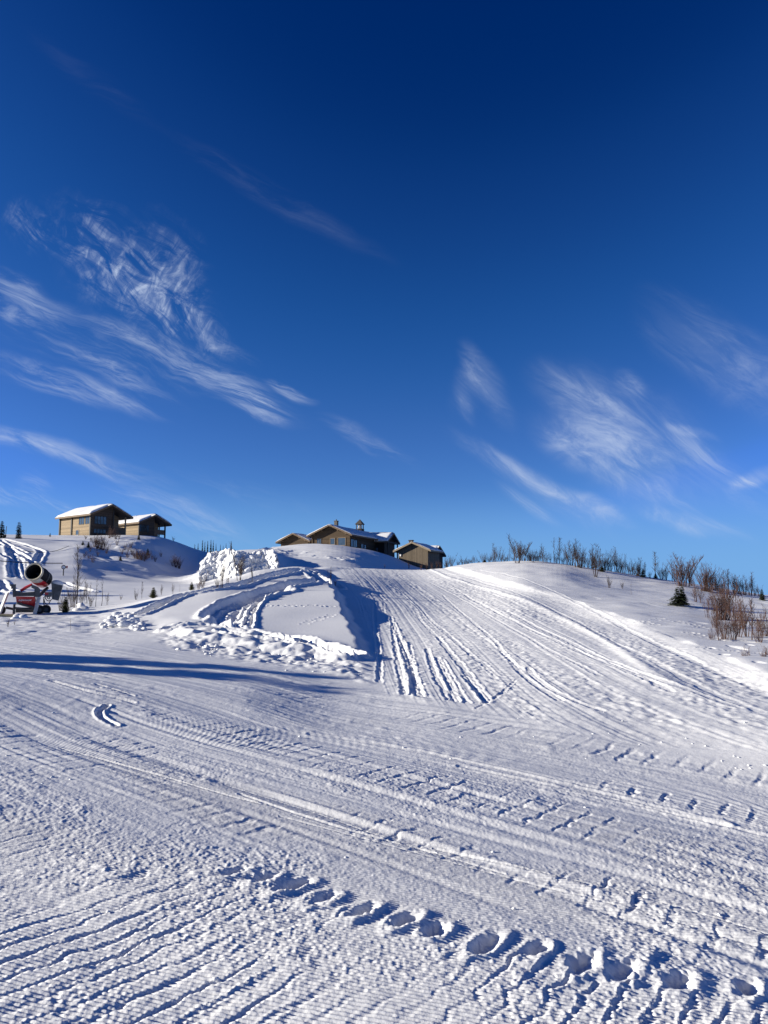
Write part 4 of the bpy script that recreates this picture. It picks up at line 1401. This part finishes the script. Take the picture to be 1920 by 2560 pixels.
def make_lamp():
    w_, r_ = hit(158, 1440)
    k = w_.y / F
    az = math.atan2(w_.x, w_.y)
    root = empty("slope_lamp", (w_.x, w_.y, w_.z - .2), -az)
    tag(root, "small round white-faced lamp with a red box, on a thin hillside pole", "lamp")
    h = 22 * k + .2
    MB().tube([(0, 0, 0), (0, 0, h - 5 * k)], .05, 8).build("pole", DGREY, root)
    M = Matrix.Translation((0, 0, h)) @ Matrix.Rotation(R(90), 4, 'X')
    hd = MB().lathe([(4.2 * k, .10), (5.2 * k, .12), (5.4 * k, -.10), (3.5 * k, -.35), (.02, -.40), (.02, -.3), (3.3 * k, -.28), (4.2 * k, -.05)], 24, M).build("lamp_head", BLACK, root, True)
    MB().lathe([(.005, .09), (3.0 * k, .085), (4.15 * k, .06), (4.15 * k, .03), (.005, .03)], 24, M).build("lamp_face", WHITE, hd, True)
    MB().box(6 * k, 9.5 * k, -.10, .12, h - 2 * k, h + 3.5 * k).box(7.5 * k, 8.6 * k, -.06, .05, h - 4.5 * k, h - 2 * k).build("red_box", RED, root)
    MB().box(5 * k, 6.2 * k, -.03, .03, h - .03, h + .05).build("bracket", DGREY, root)
    return Vector((w_.x, w_.y, w_.z + h)), r_


lamp_top, lamp_r = make_lamp()
a_, ra_ = hit(-120, 1420)
e0 = Vector((a_.x, a_.y, a_.z + 1.2))
e1 = lamp_top + Vector((-.1, 0, .15))
cbm = MB()
cpts = []
for i in range(25):
    t_ = i / 24
    p = e0.lerp(e1, t_)
    p.z -= .25 * math.sin(math.pi * t_)
    cpts.append(p)
cbm.tube(cpts, .035, 5)
o = cbm.build("cable", DARKT)
tag(o, "dark cable stretched across the left hill to the small round lamp", "cable")
rp = []
for (x, y) in ((58, 1379), (75, 1381), (92, 1382.5), (110, 1382.5), (128, 1381), (146, 1377), (162, 1371), (172, 1367)):
    w_, r_ = hit(x, y)
    rp.append(w_ + Vector((0, 0, .10)))
rb = MB().tube(catmull(rp, 5), .035, 5)  # slim dark tube following the ground in a curve
o = rb.build("dark_line", DARKT)
tag(o, "thin dark line running in a curve over the snow of the left hill", "dark_line")


# ------------------------------------------------------------------ trees and shrubs
BARK = mat("bare_twig_bark", (.045, .030, .026), .85, .3, 10)
BARKR = mat("reddish_twig_bark", (.075, .038, .028), .85, .3, 10)
TRUNK = mat("grey_trunk_bark", (.10, .078, .062), .9, .35, 14, .004, 30)
NEEDLE = mat("spruce_needles", (.032, .046, .020), .8, .45, 5)
NEEDLEY = mat("juniper_needles", (.075, .075, .022), .8, .4, 5)
NEEDLED = mat("dark_spruce_needles", (.016, .024, .014), .85, .4, 5)
NEEDLEB = mat("browned_needles", (.085, .055, .022), .85, .4, 5)


def sapling_mesh(seed, stems, spread, twigs, thick):
    """unit-height bare shrub; returns stem and twig meshes"""
    rs = random.Random(seed)
    st, tw = MB(), MB()
    for i in range(stems):
        a = rs.uniform(0, 2 * math.pi)
        d0 = rs.uniform(0, .08) * (1 if stems > 1 else 0)
        lean = rs.uniform(.2, 1) * spread
        h = 1.0 if i == 0 else rs.uniform(.45, .97)
        if stems == 1: lean *= .4
        p = Vector((math.cos(a) * d0, math.sin(a) * d0, -.06))
        pts = [p]
        n = 7
        wob = Vector((rs.uniform(-1, 1), rs.uniform(-1, 1), 0)) * .02
        for k in range(1, n + 1):
            f = k / n
            q = Vector((math.cos(a) * (d0 + lean * f * (.6 + .4 * f) * h), math.sin(a) * (d0 + lean * f * (.6 + .4 * f) * h), h * f))
            q += wob * math.sin(f * 5) + Vector((rs.uniform(-1, 1), rs.uniform(-1, 1), 0)) * .010
            pts.append(q)
        r0 = thick * (.6 + .6 * h)
        st.tube(pts, [r0 * (1 - .82 * k / n) for k in range(n + 1)], 5)
        for _ in range(int(twigs * h)):
            f = rs.uniform(.25, .97)
            kk = f * n
            i0 = min(int(kk), n - 1)
            b = pts[i0].lerp(pts[i0 + 1], kk - i0)
            aa = rs.uniform(0, 2 * math.pi)
            ln = rs.uniform(.08, .26) * (1.15 - f * .8)
            up = rs.uniform(1.0, 2.4)
            dv = Vector((math.cos(aa), math.sin(aa), up)).normalized()
            m = b + dv * ln * .5
            e = b + dv * ln + Vector((0, 0, ln * .18))
            rt = thick * .30
            tw.tube([b, m, e], [rt, rt * .75, rt * .4], 3, False)
            for _2 in range(rs.choice((1, 2, 2))):
                g = rs.uniform(.3, .8)
                s0 = b.lerp(e, g)
                a2 = aa + rs.uniform(-1.1, 1.1)
                l2 = ln * rs.uniform(.3, .6)
                s1 = s0 + Vector((math.cos(a2), math.sin(a2), up)).normalized() * l2
                tw.tube([s0, s1], [rt * .6, rt * .35], 3, False)
    ms = []
    for nm, mb in (("stems", st), ("twigs", tw)):
        me = bpy.data.meshes.new(nm)
        me.from_pydata(mb.v, [], mb.f)
        me.update()
        ms.append(me)
    return ms


VAR = {}
for m_, mname in ((BARK, 'b'), (BARKR, 'r')):
    for kind, args in (('single', (1, .10, 70, .0095)), ('pair', (4, .20, 44, .0072)), ('clump', (14, .40, 26, .0060)), ('dense', (24, .42, 20, .0058)), ('thin', (1, .08, 16, .009)), ('tree', (5, .34, 80, .0082))):
        for v in range(3):
            ms = sapling_mesh(hash((kind, v)) % 1000 if False else sum(map(ord, kind)) * 7 + v, *args)
            for me in ms: me.materials.append(m_)
            VAR[(kind, v, mname)] = ms


def sapling(px, py, top, kind, label, group, red=False, cat="shrub", name="bare_shrub", wide=1.0):
    w_, r_ = hit(px, py)
    rs = random.Random(int(px * 13 + py))
    h = max(.12, (py - top) * w_.y / F)
    root = empty(name, (w_.x, w_.y, w_.z), rs.uniform(0, 6.28))
    root.scale = (h * wide, h * wide, h)
    tag(root, label, cat, group)
    for nm, me in zip(("stems", "twigs"), VAR[(kind, rs.randrange(3), 'r' if red else 'b')]):
        o = bpy.data.objects.new(nm, me)
        COL.objects.link(o)
        o.parent = root
    return root


def spruce_meshes(seed, levels, per, droop, width, lens, quad, lean=0.0, snow=False):
    """unit-height conifer: trunk and a crown of needle sprays"""
    rs = random.Random(seed)
    tr, cr = MB(), MB()
    tr.tube([(0, 0, -.08), (0, 0, .5), (lean * .5, 0, .97)], [.022, .015, .003], 6)
    for L_ in range(levels):
        f = (L_ + rs.uniform(-.3, .3)) / levels
        z = .05 + .93 * max(0, f)
        rad = width * (1 - f) ** .85 * rs.uniform(.72, 1.15) + .012
        n = max(4, int(per * (1 - f * .55)))
        for b in range(n):
            if rs.random() < .08: continue
            a = 2 * math.pi * (b + rs.uniform(-.4, .4)) / n
            ln = rad * rs.uniform(.65, 1.12)
            ca, sa = math.cos(a), math.sin(a)
            base = Vector((lean * z * .5, 0, z))
            m = max(2, int(ln * lens))
            for k in range(m):
                g = (k + rs.random()) / m
                rise = (.18 * g - droop * g * g) * ln * 2
                c = base + Vector((ca * ln * g, sa * ln * g, rise))
                for sd in (-1, 1, 0):
                    sz = quad * rs.uniform(.6, 1.3) * (1.15 - .5 * g)
                    da = a + sd * rs.uniform(.5, 1.0)
                    d = Vector((math.cos(da), math.sin(da), rs.uniform(-.35, .25) + .1)).normalized()
                    sdv = d.cross(Vector((0, 0, 1))).normalized() * sz * .27
                    lift = Vector((0, 0, sz * .10 * rs.uniform(-1, 1)))
                    cr.add([c - sdv * .5, c + d * sz * .5 - sdv + lift, c + d * sz, c + d * sz * .5 + sdv - lift], [(0, 1, 2, 3)])
    cr.add([(lean * .5 - .006, 0, .93), (lean * .5 + .006, 0, .93), (lean * .5, 0, 1.0)], [(0, 1, 2)])
    cr.add([(lean * .5, -.006, .93), (lean * .5, .006, .93), (lean * .5, 0, 1.0)], [(0, 1, 2)])
    out = []
    for nm, mb in (("trunk", tr), ("crown", cr)):
        me = bpy.data.meshes.new(nm)
        me.from_pydata(mb.v, [], mb.f)
        out.append(me)
    return out


SPV = {}


def spruce(px, py, top, kind, label, group=None, cat="spruce", name="spruce_tree", world=None, height=None, wide=1.0):
    spec = {'young': (18, 15, .22, .48, 30, .11, NEEDLE, TRUNK), 'low': (14, 15, .0, .6, 26, .13, NEEDLEY, TRUNK), 'far': (18, 11, .35, .17, 60, .085, NEEDLED, TRUNK), 'brown': (13, 10, .2, .38, 28, .12, NEEDLEB, TRUNK)}[kind]
    rs = random.Random(int(px * 7 + py))
    v = rs.randrange(3)
    if (kind, v) not in SPV:
        ms = spruce_meshes(sum(map(ord, kind)) + v * 17, *spec[:6])
        ms[0].materials.append(spec[7])
        ms[1].materials.append(spec[6])
        SPV[(kind, v)] = ms
    if world is None:
        w_, r_ = hit(px, py)
        h = (py - top) * w_.y / F
    else:
        w_, h = world, height
    root = empty(name, (w_.x, w_.y, w_.z - .03 * h), rs.uniform(0, 6.28))
    root.scale = (h * wide, h * wide, h * 1.03)
    tag(root, label, cat, group)
    for nm, me in zip(("trunk", "crown"), SPV[(kind, v)]):
        o = bpy.data.objects.new(nm, me)
        COL.objects.link(o)
        o.parent = root
    return root


ORD = "first second third fourth fifth sixth seventh eighth ninth tenth eleventh twelfth thirteenth fourteenth fifteenth sixteenth seventeenth eighteenth nineteenth twentieth twenty-first twenty-second twenty-third twenty-fourth twenty-fifth twenty-sixth".split()
RIDGE = [  # (column, base row, top row, form)
    (1113, 1412, 1397, 'clump'), (1129, 1413, 1378, 'clump'), (1146, 1410, 1392, 'clump'), (1163, 1409, 1393, 'clump'), (1178, 1408, 1385, 'clump'), (1187, 1406, 1383, 'pair'), (1197, 1405, 1390, 'clump'),
    (1224, 1403, 1378, 'clump'), (1233, 1403, 1370, 'clump'), (1241, 1403, 1353, 'pair'), (1252, 1402, 1367, 'clump'), (1267, 1401, 1376, 'clump'), (1274, 1400, 1361, 'thin'), (1283, 1401, 1380, 'clump'),
    (1294, 1409, 1334, 'tree'), (1306, 1404, 1348, 'tree'), (1321, 1401, 1371, 'clump'), (1333, 1406, 1376, 'clump'), (1344, 1402, 1372, 'clump'), (1351, 1400, 1361, 'pair'), (1359, 1400, 1353, 'pair'), (1366, 1400, 1374, 'clump'), (1376, 1400, 1374, 'pair'),
    (1385, 1401, 1337, 'thin'), (1398, 1401, 1337, 'single'), (1408, 1409, 1382, 'clump'), (1418, 1412, 1352, 'pair'), (1428, 1411, 1360, 'clump'), (1443, 1418, 1344, 'pair'), (1450, 1419, 1360, 'dense'), (1460, 1416, 1380, 'clump'), (1470, 1420, 1388, 'clump'),
    (1481, 1424, 1361, 'pair'), (1489, 1442, 1358, 'pair'), (1498, 1430, 1380, 'clump'), (1510, 1424, 1370, 'clump'), (1518, 1423, 1379, 'clump'), (1526, 1424, 1381, 'clump'), (1538, 1426, 1363, 'pair'), (1547, 1429, 1381, 'clump'), (1561, 1431, 1380, 'clump'), (1581, 1436, 1402, 'clump'), (1594, 1440, 1391, 'dense'), (1601, 1439, 1406, 'clump'),
    (1613, 1437, 1400, 'single'), (1638, 1441, 1375, 'single'), (1654, 1446, 1403, 'clump'), (1665, 1448, 1410, 'clump'), (1680, 1449, 1395, 'thin'), (1688, 1452, 1414, 'clump'), (1702, 1466, 1387, 'dense'), (1714, 1466, 1380, 'tree'), (1724, 1452, 1415, 'clump'),
    (1740, 1506, 1446, 'pair'), (1753, 1509, 1461, 'pair'), (1760, 1478, 1404, 'dense'), (1772, 1480, 1408, 'dense'), (1786, 1476, 1412, 'clump'), (1800, 1484, 1440, 'clump'), (1822, 1480, 1424, 'single'), (1836, 1482, 1428, 'clump'), (1850, 1484, 1432, 'clump'), (1862, 1486, 1446, 'clump'), (1877, 1486, 1430, 'pair'), (1888, 1487, 1456, 'clump')]
_rf = random.Random(11)
_px = [q[0] for q in RIDGE]
for _x in range(1118, 1900, 13):
    if min(abs(_x - q) for q in _px) > 4:
        _yb = int(np.interp(_x, [1118, 1200, 1350, 1420, 1500, 1600, 1700, 1800, 1900], [1412, 1405, 1401, 1411, 1425, 1440, 1460, 1478, 1489]))
        RIDGE.append((_x, _yb, _yb - _rf.randint(13, 34), _rf.choice(('clump', 'clump', 'pair', 'dense'))))
RIDGE.sort()
MARK = [(1108, "right of the dark house"), (1212, "right of the low dark fir"), (1314, "right of the big birches"), (1402, "right of the lone tall stems"), (1492, "right of the browned fir"), (1608, "right of the small green fir"), (1731, "above the right-edge thicket")]
FORM = {'clump': "bushy grey-brown bare shrub", 'dense': "dense broom-like bare shrub", 'pair': "slender few-stemmed bare shrub", 'single': "lone bare birch stem", 'thin': "single thin almost twigless stem", 'tree': "large spreading bare birch"}
cnt = {}
for (x, y, t_, k) in RIDGE:
    seg = max(i for i, m in enumerate(MARK) if x >= m[0] - 12 or i == 0)
    c = cnt.get(seg, 0)
    cnt[seg] = c + 1
    sapling(x, y, t_, k, f"{FORM[k]} {ORD[c]} {MARK[seg][1]}", "bare shrubs along the right-hand ridge", red=(x > 1690), name="bare_birch" if k in ('tree', 'single') else "bare_shrub", cat="birch" if k in ('tree', 'single') else "shrub", wide=1.5 if k in ('clump', 'dense') else 1.6)
THICK = [(1766, 1545, 1496, 'pair'), (1786, 1548, 1496, 'pair'), (1801, 1550, 1461, 'dense'), (1814, 1550, 1470, 'dense'), (1826, 1543, 1440, 'pair'), (1799, 1609, 1547, 'pair'), (1811, 1604, 1527, 'clump'), (1832, 1604, 1528, 'clump'), (1847, 1598, 1526, 'clump'), (1867, 1596, 1496, 'pair'), (1880, 1601, 1511, 'single'), (1900, 1616, 1542, 'clump'), (1915, 1593, 1520, 'clump'), (1780, 1606, 1570, 'clump'), (1790, 1578, 1520, 'clump'), (1838, 1570, 1490, 'clump'), (1858, 1574, 1510, 'clump'), (1895, 1580, 1530, 'clump')]
for c, (x, y, t_, k) in enumerate(sorted(THICK)):
    t_ = y - (y - t_) * 1.15
    sapling(x, y, t_, k, f"{FORM[k].replace('grey-brown', 'reddish')} in the right-edge thicket, {ORD[c]} from the bushy spruce", "reddish bare shrubs in the thicket", red=True, wide=1.25)
FRONT = [(1862, 1657, 1610, 'clump'), (1873, 1655, 1620, 'pair'), (1884, 1655, 1638, 'clump'), (1910, 1659, 1615, 'dense'), (1919, 1652, 1611, 'clump')]
for c, (x, y, t_, k) in enumerate(FRONT):
    sapling(x, y, t_, k, f"low reddish shrub at the foot of the thicket, {ORD[c]} from the slope", "low shrubs below the thicket", red=True)
for (x, y, t_, k, lb) in ((1523, 1472, 1434, 'clump', "isolated bare shrub on open snow below the browned fir"), (1556, 1472, 1450, 'clump', "wide low bare shrub on open snow between browned fir and bushy spruce"), (1578, 1487, 1456, 'thin', "short leaning bare twig on open snow left of the bushy spruce")):
    sapling(x, y, t_, k, lb, "lone shrubs on the open right-hand snow")
spruce(1697, 1514, 1468, 'young', "bushy dark green young spruce standing alone in snow on the right", cat="spruce", wide=1.3)
spruce(1707, 1513, 1463, 'young', "slightly taller young spruce grown against the bushy one's right side", wide=.62)
spruce(1484, 1418, 1386, 'brown', "browned scruffy fir on the skyline of the right-hand ridge", cat="fir", name="fir_tree", wide=.8)
spruce(1505, 1431, 1414, 'low', "low olive fir just right of the browned fir", cat="fir", name="fir_tree")
spruce(1608, 1443, 1421, 'young', "small green fir among bare shrubs on the falling ridge", cat="fir", name="fir_tree", wide=.9)
spruce(1639, 1445, 1432, 'young', "tiny fir at the foot of the lone birch stem", cat="fir", name="fir_tree", wide=1.2)
spruce(1212, 1406, 1395, 'young', "low dark fir on the ridge between barn and big birches", cat="fir", name="fir_tree", wide=1.4)
spruce(1906, 1503, 1473, 'young', "small thin fir at the far right edge of the ridge", cat="fir", name="fir_tree", wide=.7)

# left side: around the snow cannon
for (x, y, t_, k, lb, rd) in (
    (191, 1515, 1368, 'single', "tall slim bare birch beside the snow cannon's cabinet", False), (215, 1509, 1447, 'pair', "bare sapling right of the tall slim birch by the cannon", False), (171, 1498, 1470, 'clump', "low bare shrub behind the snow cannon's cabinet", False),
    (179, 1517, 1464, 'clump', "bare shrub at the foot of the tall slim birch", False), (239, 1518, 1450, 'thin', "thin bare stem, second right of the tall slim birch", False), (253, 1515, 1445, 'thin', "thin bare stem, third right of the tall slim birch", False), (161, 1527, 1474, 'clump', "bare shrub next to the olive juniper by the cannon", False),
    (203, 1512, 1462, 'clump', "bare shrub between tall slim birch and its right neighbour", False), (354, 1498, 1455, 'single', "bare sapling left of the round green juniper", False), (402, 1490, 1460, 'pair', "bare sapling right of the round green juniper", False), (431, 1486, 1458, 'pair', "bare sapling midway between the two green junipers", False), (185, 1520, 1440, 'pair', "slender bare shrub hugging the tall slim birch's left side", False), (226, 1516, 1478, 'clump', "low bare shrub between the thin stems right of the birch", False), (150, 1530, 1490, 'clump', "low bare shrub just right of the cannon's wheels", False), (268, 1512, 1480, 'pair', "short bare sapling right of the third thin stem", False), (340, 1500, 1470, 'clump', "small bare shrub well left of the round green juniper", False),
    (302, 1501, 1484, 'clump', "dark low shrub in shadow right of the snow cannon", False), (449, 1480, 1460, 'thin', "thin twig just left of the smaller green juniper", False), (20, 1566, 1545, 'clump', "low dry twigs in the snow below the left outrigger", True), (36, 1561, 1548, 'clump', "low dry twigs in the snow below the cannon's chassis", True), (175, 1580, 1543, 'thin', "single dry stalk on the snow below the juniper", False),
):
    sapling(x, y, t_, k, lb, "bare shrubs around the snow cannon", rd)
spruce(163, 1533, 1491, 'low', "olive juniper bush right of the snow cannon", cat="juniper", name="juniper_bush", wide=.55)
spruce(383, 1496, 1468, 'low', "round green juniper on the flat snow behind the knoll's end", cat="juniper", name="juniper_bush", wide=.75)
spruce(479, 1477, 1455, 'low', "smaller green juniper beside shrubs on the knoll's crest", cat="juniper", name="juniper_bush", wide=.7)
# knoll
for (x, y, t_, k, lb, rd) in (
    (599, 1454, 1357, 'tree', "bare birch with open spreading branches on the knoll's crest", False), (551, 1470, 1398, 'pair', "slim bare sapling left of the knoll's open birch", False), (506, 1476, 1428, 'clump', "reddish bare shrub right of the smaller green juniper", True), (497, 1477, 1440, 'clump', "bare shrub nearest the smaller green juniper", True),
    (569, 1465, 1434, 'pair', "short sapling right under the knoll's open birch on its left", False), (632, 1453, 1414, 'pair', "bare sapling right of the knoll's open birch", False), (543, 1472, 1436, 'clump', "short bare shrub at the foot of the slim sapling on the knoll", False), (825, 1462, 1417, 'pair', "bare sapling at the top of the shaded knoll edge", False), (754, 1449, 1430, 'thin', "thin twig beside the track over the knoll's top", False),
    (790, 1450, 1426, 'thin', "thin twig near the knoll's right shoulder", False), (838, 1464, 1446, 'clump', "tuft of dry twigs beside the sapling at the shaded edge", True), (688, 1424, 1410, 'thin', "bent twig on the knoll's top below the snow bank", False)):
    sapling(x, y, t_, k, lb, "bare shrubs on the knoll", rd)
# hill below the cabins
HILL = [(214, 1348, 1335, 'clump'), (227, 1354, 1338, 'clump'), (236, 1366, 1334, 'clump'), (243, 1370, 1336, 'dense'), (250, 1372, 1340, 'dense'), (257, 1374, 1342, 'clump'), (266, 1382, 1354, 'clump'), (274, 1345, 1318, 'clump'), (281, 1343, 1310, 'dense'), (289, 1347, 1328, 'dense'), (298, 1346, 1332, 'clump'), (312, 1374, 1355, 'clump'), (327, 1369, 1350, 'clump'), (320, 1378, 1362, 'clump'), (336, 1398, 1370, 'clump'), (343, 1402, 1372, 'dense'), (351, 1406, 1370, 'dense'), (359, 1408, 1373, 'dense'), (373, 1394, 1375, 'clump'), (380, 1398, 1384, 'clump'), (402, 1392, 1376, 'clump'), (432, 1414, 1390, 'clump'), (440, 1417, 1385, 'dense'), (448, 1420, 1393, 'dense'), (211, 1394, 1376, 'clump'), (222, 1398, 1380, 'clump'), (232, 1407, 1382, 'clump'), (300, 1400, 1386, 'clump'), (434, 1346, 1333, 'clump'), (262, 1366, 1346, 'clump'), (305, 1384, 1366, 'clump'), (318, 1396, 1374, 'clump'), (330, 1386, 1364, 'clump'), (366, 1402, 1378, 'clump'), (388, 1404, 1384, 'clump'), (256, 1352, 1334, 'clump'), (292, 1362, 1344, 'clump'), (245, 1390, 1372, 'clump'), (225, 1378, 1360, 'clump')]
cn = {}
for (x, y, t_, k) in sorted(HILL):
    zone = "under the tan cabin's wall" if y < 1350 and x < 420 else "on the hillside below the tan cabin" if x < 310 else "on the shaded slope below the lower cabin" if x < 420 else "at the right end of the shaded hill"
    c = cn.get(zone, 0)
    cn[zone] = c + 1
    sapling(x, y, t_, k, f"reddish bare shrub {zone}, {ORD[c]} from the left", "reddish shrubs on the left hill", True, wide=1.6)
for (x, y, t_, lb) in ((207, 1363, 1351, "small dark fir on the hillside left below the tan cabin"), (221, 1369, 1354, "dark fir in the hollow below the tan cabin"), (347, 1349, 1336, "small olive fir on the mound before the lower cabin"), (301, 1406, 1390, "small dark fir low on the shaded left slope"), (369, 1388, 1371, "dark fir among shrubs below the lower cabin")):
    spruce(x, y, t_, 'young', lb, "small firs on the left hill", "fir", "fir_tree", wide=.8)
# firs on the skyline far left, and the far-off trees in the gap
spruce(4, 1346, 1301, 'far', "tall dark spruce cut by the left edge of the skyline", wide=1.1)
spruce(46, 1347, 1303, 'far', "tall dark spruce alone on the left skyline", wide=1.1)
spruce(125, 1342, 1332, 'far', "tiny distant spruce tip left of the tan cabin", wide=1.3)
w_, r_ = hit(12, 1345)
kx = w_.y / F
pr = empty("pole", (w_.x, w_.y, w_.z - .2))
tag(pr, "thin dark pole with a box at its foot beside the leftmost spruce", "pole")
MB().tube([(.1, 0, 0), (.16, 0, 33 * kx)], .045, 6).build("shaft", DARKT, pr)
MB().box(-2.6 * kx, 1.2 * kx, -.25, .25, 0, 10 * kx).box(-3 * kx, 1.6 * kx, -.3, .3, 10 * kx, 11 * kx).build("junction_box", DARKT, pr)
for c, (x, t_, wd) in enumerate(((487, 1359, 1.1), (495, 1357, 1.1), (506, 1349, 1.2), (512, 1353, 1.2), (519, 1351, 1.3), (527, 1348, 1.4), (533, 1350, 1.2), (540, 1358, 1.2), (551, 1360, 1.3), (558, 1363, 1.3), (565, 1357, 1.2), (578, 1351, 1.2))):
    d = pdir(x, 1370)
    az = math.atan2(d.x, d.y)
    rr_ = 270 + 8 * (c % 3)
    xw, yw = math.sin(az) * rr_, math.cos(az) * rr_
    zb_ = min(ground_at(xw, yw), zat(x, 1378, rr_))
    ht = zat(x, t_, rr_) - zb_
    spruce(x, 1372, t_, 'far', f"far dark spruce in the gap behind the snow bank, {ORD[c]} from the left", "far spruces behind the snow bank", world=Vector((xw, yw, zb_)), height=ht, wide=wd * .34)
# shrubs before the lodge mound and barn
for (x, y, t_, k, lb) in ((1022, 1421, 1402, 'clump', "bare shrub on the shaded mound left of the barn"), (1053, 1425, 1405, 'clump', "bare shrub on the bright hump before the barn"), (1066, 1424, 1402, 'clump', "second bare shrub on the bright hump before the barn"), (1079, 1423, 1400, 'clump', "bare shrub before the dark house's balcony"), (1092, 1420, 1396, 'clump', "bare shrub before the dark house's right corner"), (1101, 1418, 1398, 'clump', "bare shrub at the right end of the dark house"), (962, 1420, 1408, 'clump', "faint bare shrub in shadow under the porch wing")):
    sapling(x, y, t_, k, lb, "bare shrubs in front of the barn", True)
# spruces beyond the left edge whose long shadows lie on the run
for c, (px_, py_, s_, wd) in enumerate(((1010, 1730, 17, 1.5), (860, 1721, 16, 1.5), (900, 1694, 19, 1.6), (640, 1676, 18, 1.9), (460, 1658, 17, 2.0), (345, 1490, 34, 1.6), (300, 1480, 36, 1.7), (250, 1505, 30, 1.5))):
    tip, r_ = hit(px_, py_)
    hx, hy = math.cos(SUN_FRONT), -math.sin(SUN_FRONT)
    bx, by = tip.x - hx * s_, tip.y + math.sin(SUN_FRONT) * s_
    zg = ground_at(bx, by)
    ht = tip.z + s_ * math.tan(SUN_EL) - zg
    spruce(-900 - c * 40, 1500, 1400, 'far', f"tall spruce beyond the picture's left side, {ORD[c]} counted away from the viewer", "spruces beyond the left side", world=Vector((bx, by, zg)), height=max(2, ht), wide=wd)


# ------------------------------------------------------------------ loose lumps of snow
def clods():
    rs = random.Random(3)
    bm = bmesh.new()
    bmesh.ops.create_icosphere(bm, subdivisions=2, radius=1)
    uv = np.array([v.co[:] for v in bm.verts])
    uf = [tuple(v.index for v in f.verts) for f in bm.faces]
    bm.free()
    vs, fs = [], []

    def lump(px, py, size):
        w_, r_ = hit(px, py)
        p = uv.copy()
        o = rs.uniform(0, 90)
        n = 1 + .30 * fbm(p[:, 0] * 1.4 + o, p[:, 1] * 1.4 + p[:, 2] * 1.7, 301, 2)
        a = rs.uniform(0, 6.28)
        sc = np.array([rs.uniform(.8, 1.4), rs.uniform(.7, 1.2), rs.uniform(.4, .75)]) * size
        q = p * n[:, None] * sc
        c, s_ = math.cos(a), math.sin(a)
        q = np.stack([q[:, 0] * c - q[:, 1] * s_, q[:, 0] * s_ + q[:, 1] * c, q[:, 2]], 1) + np.array([w_.x, w_.y, w_.z + size * rs.uniform(.05, .35)])
        b = len(vs)
        vs.extend(map(tuple, q))
        fs.extend(tuple(i + b for i in f) for f in uf)
    foot = lambda x: float(np.interp(x, [200, 330, 420, 520, 600, 700, 800, 880, 930], [1578, 1580, 1600, 1618, 1632, 1648, 1660, 1680, 1700]))
    for _ in range(130):
        x = rs.choice([rs.uniform(400, 900), rs.uniform(640, 900), rs.uniform(420, 560)])
        lump(x, foot(x) + rs.gauss(-6, 13), rs.choice((.02, .025, .03, .035, .04, .05, .07)) * rs.uniform(.7, 1.2))
    for _ in range(60):
        t = rs.random()
        lump(250 + 110 * t + rs.gauss(0, 6), 1578 - 30 * math.sin(t * 3.1) + rs.gauss(0, 6), rs.uniform(.06, .16))
    for (x, y, s_) in ((202, 1522, .26), (208, 1527, .22), (196, 1528, .18), (212, 1520, .14), (316, 1566, .2), (330, 1562, .17), (735, 1606, .22), (700, 1600, .16), (476, 1588, .2), (630, 1596, .24), (45, 1544, .22), (60, 1546, .16), (38, 1548, .14)):
        lump(x, y, s_)
    for _ in range(22):
        x = rs.uniform(1280, 1915)
        y = float(np.interp(x, [1280, 1500, 1700, 1915], [1806, 1838, 1880, 1915])) + rs.gauss(0, 12)
        lump(x, y, rs.uniform(.006, .016))
    for _ in range(90):
        y = rs.uniform(1760, 2480)
        x = rs.uniform(-20, 1940)
        lump(x, y, rs.uniform(.004, .012) * (1 + max(0, 2000 - y) / 400))
    me = bpy.data.meshes.new("snow_clods")
    me.from_pydata(vs, [], fs)
    me.polygons.foreach_set('use_smooth', [True] * len(me.polygons))
    me.materials.append(SNOW_S)
    o = bpy.data.objects.new("snow_clods", me)
    COL.objects.link(o)
    tag(o, kind='stuff')


clods()
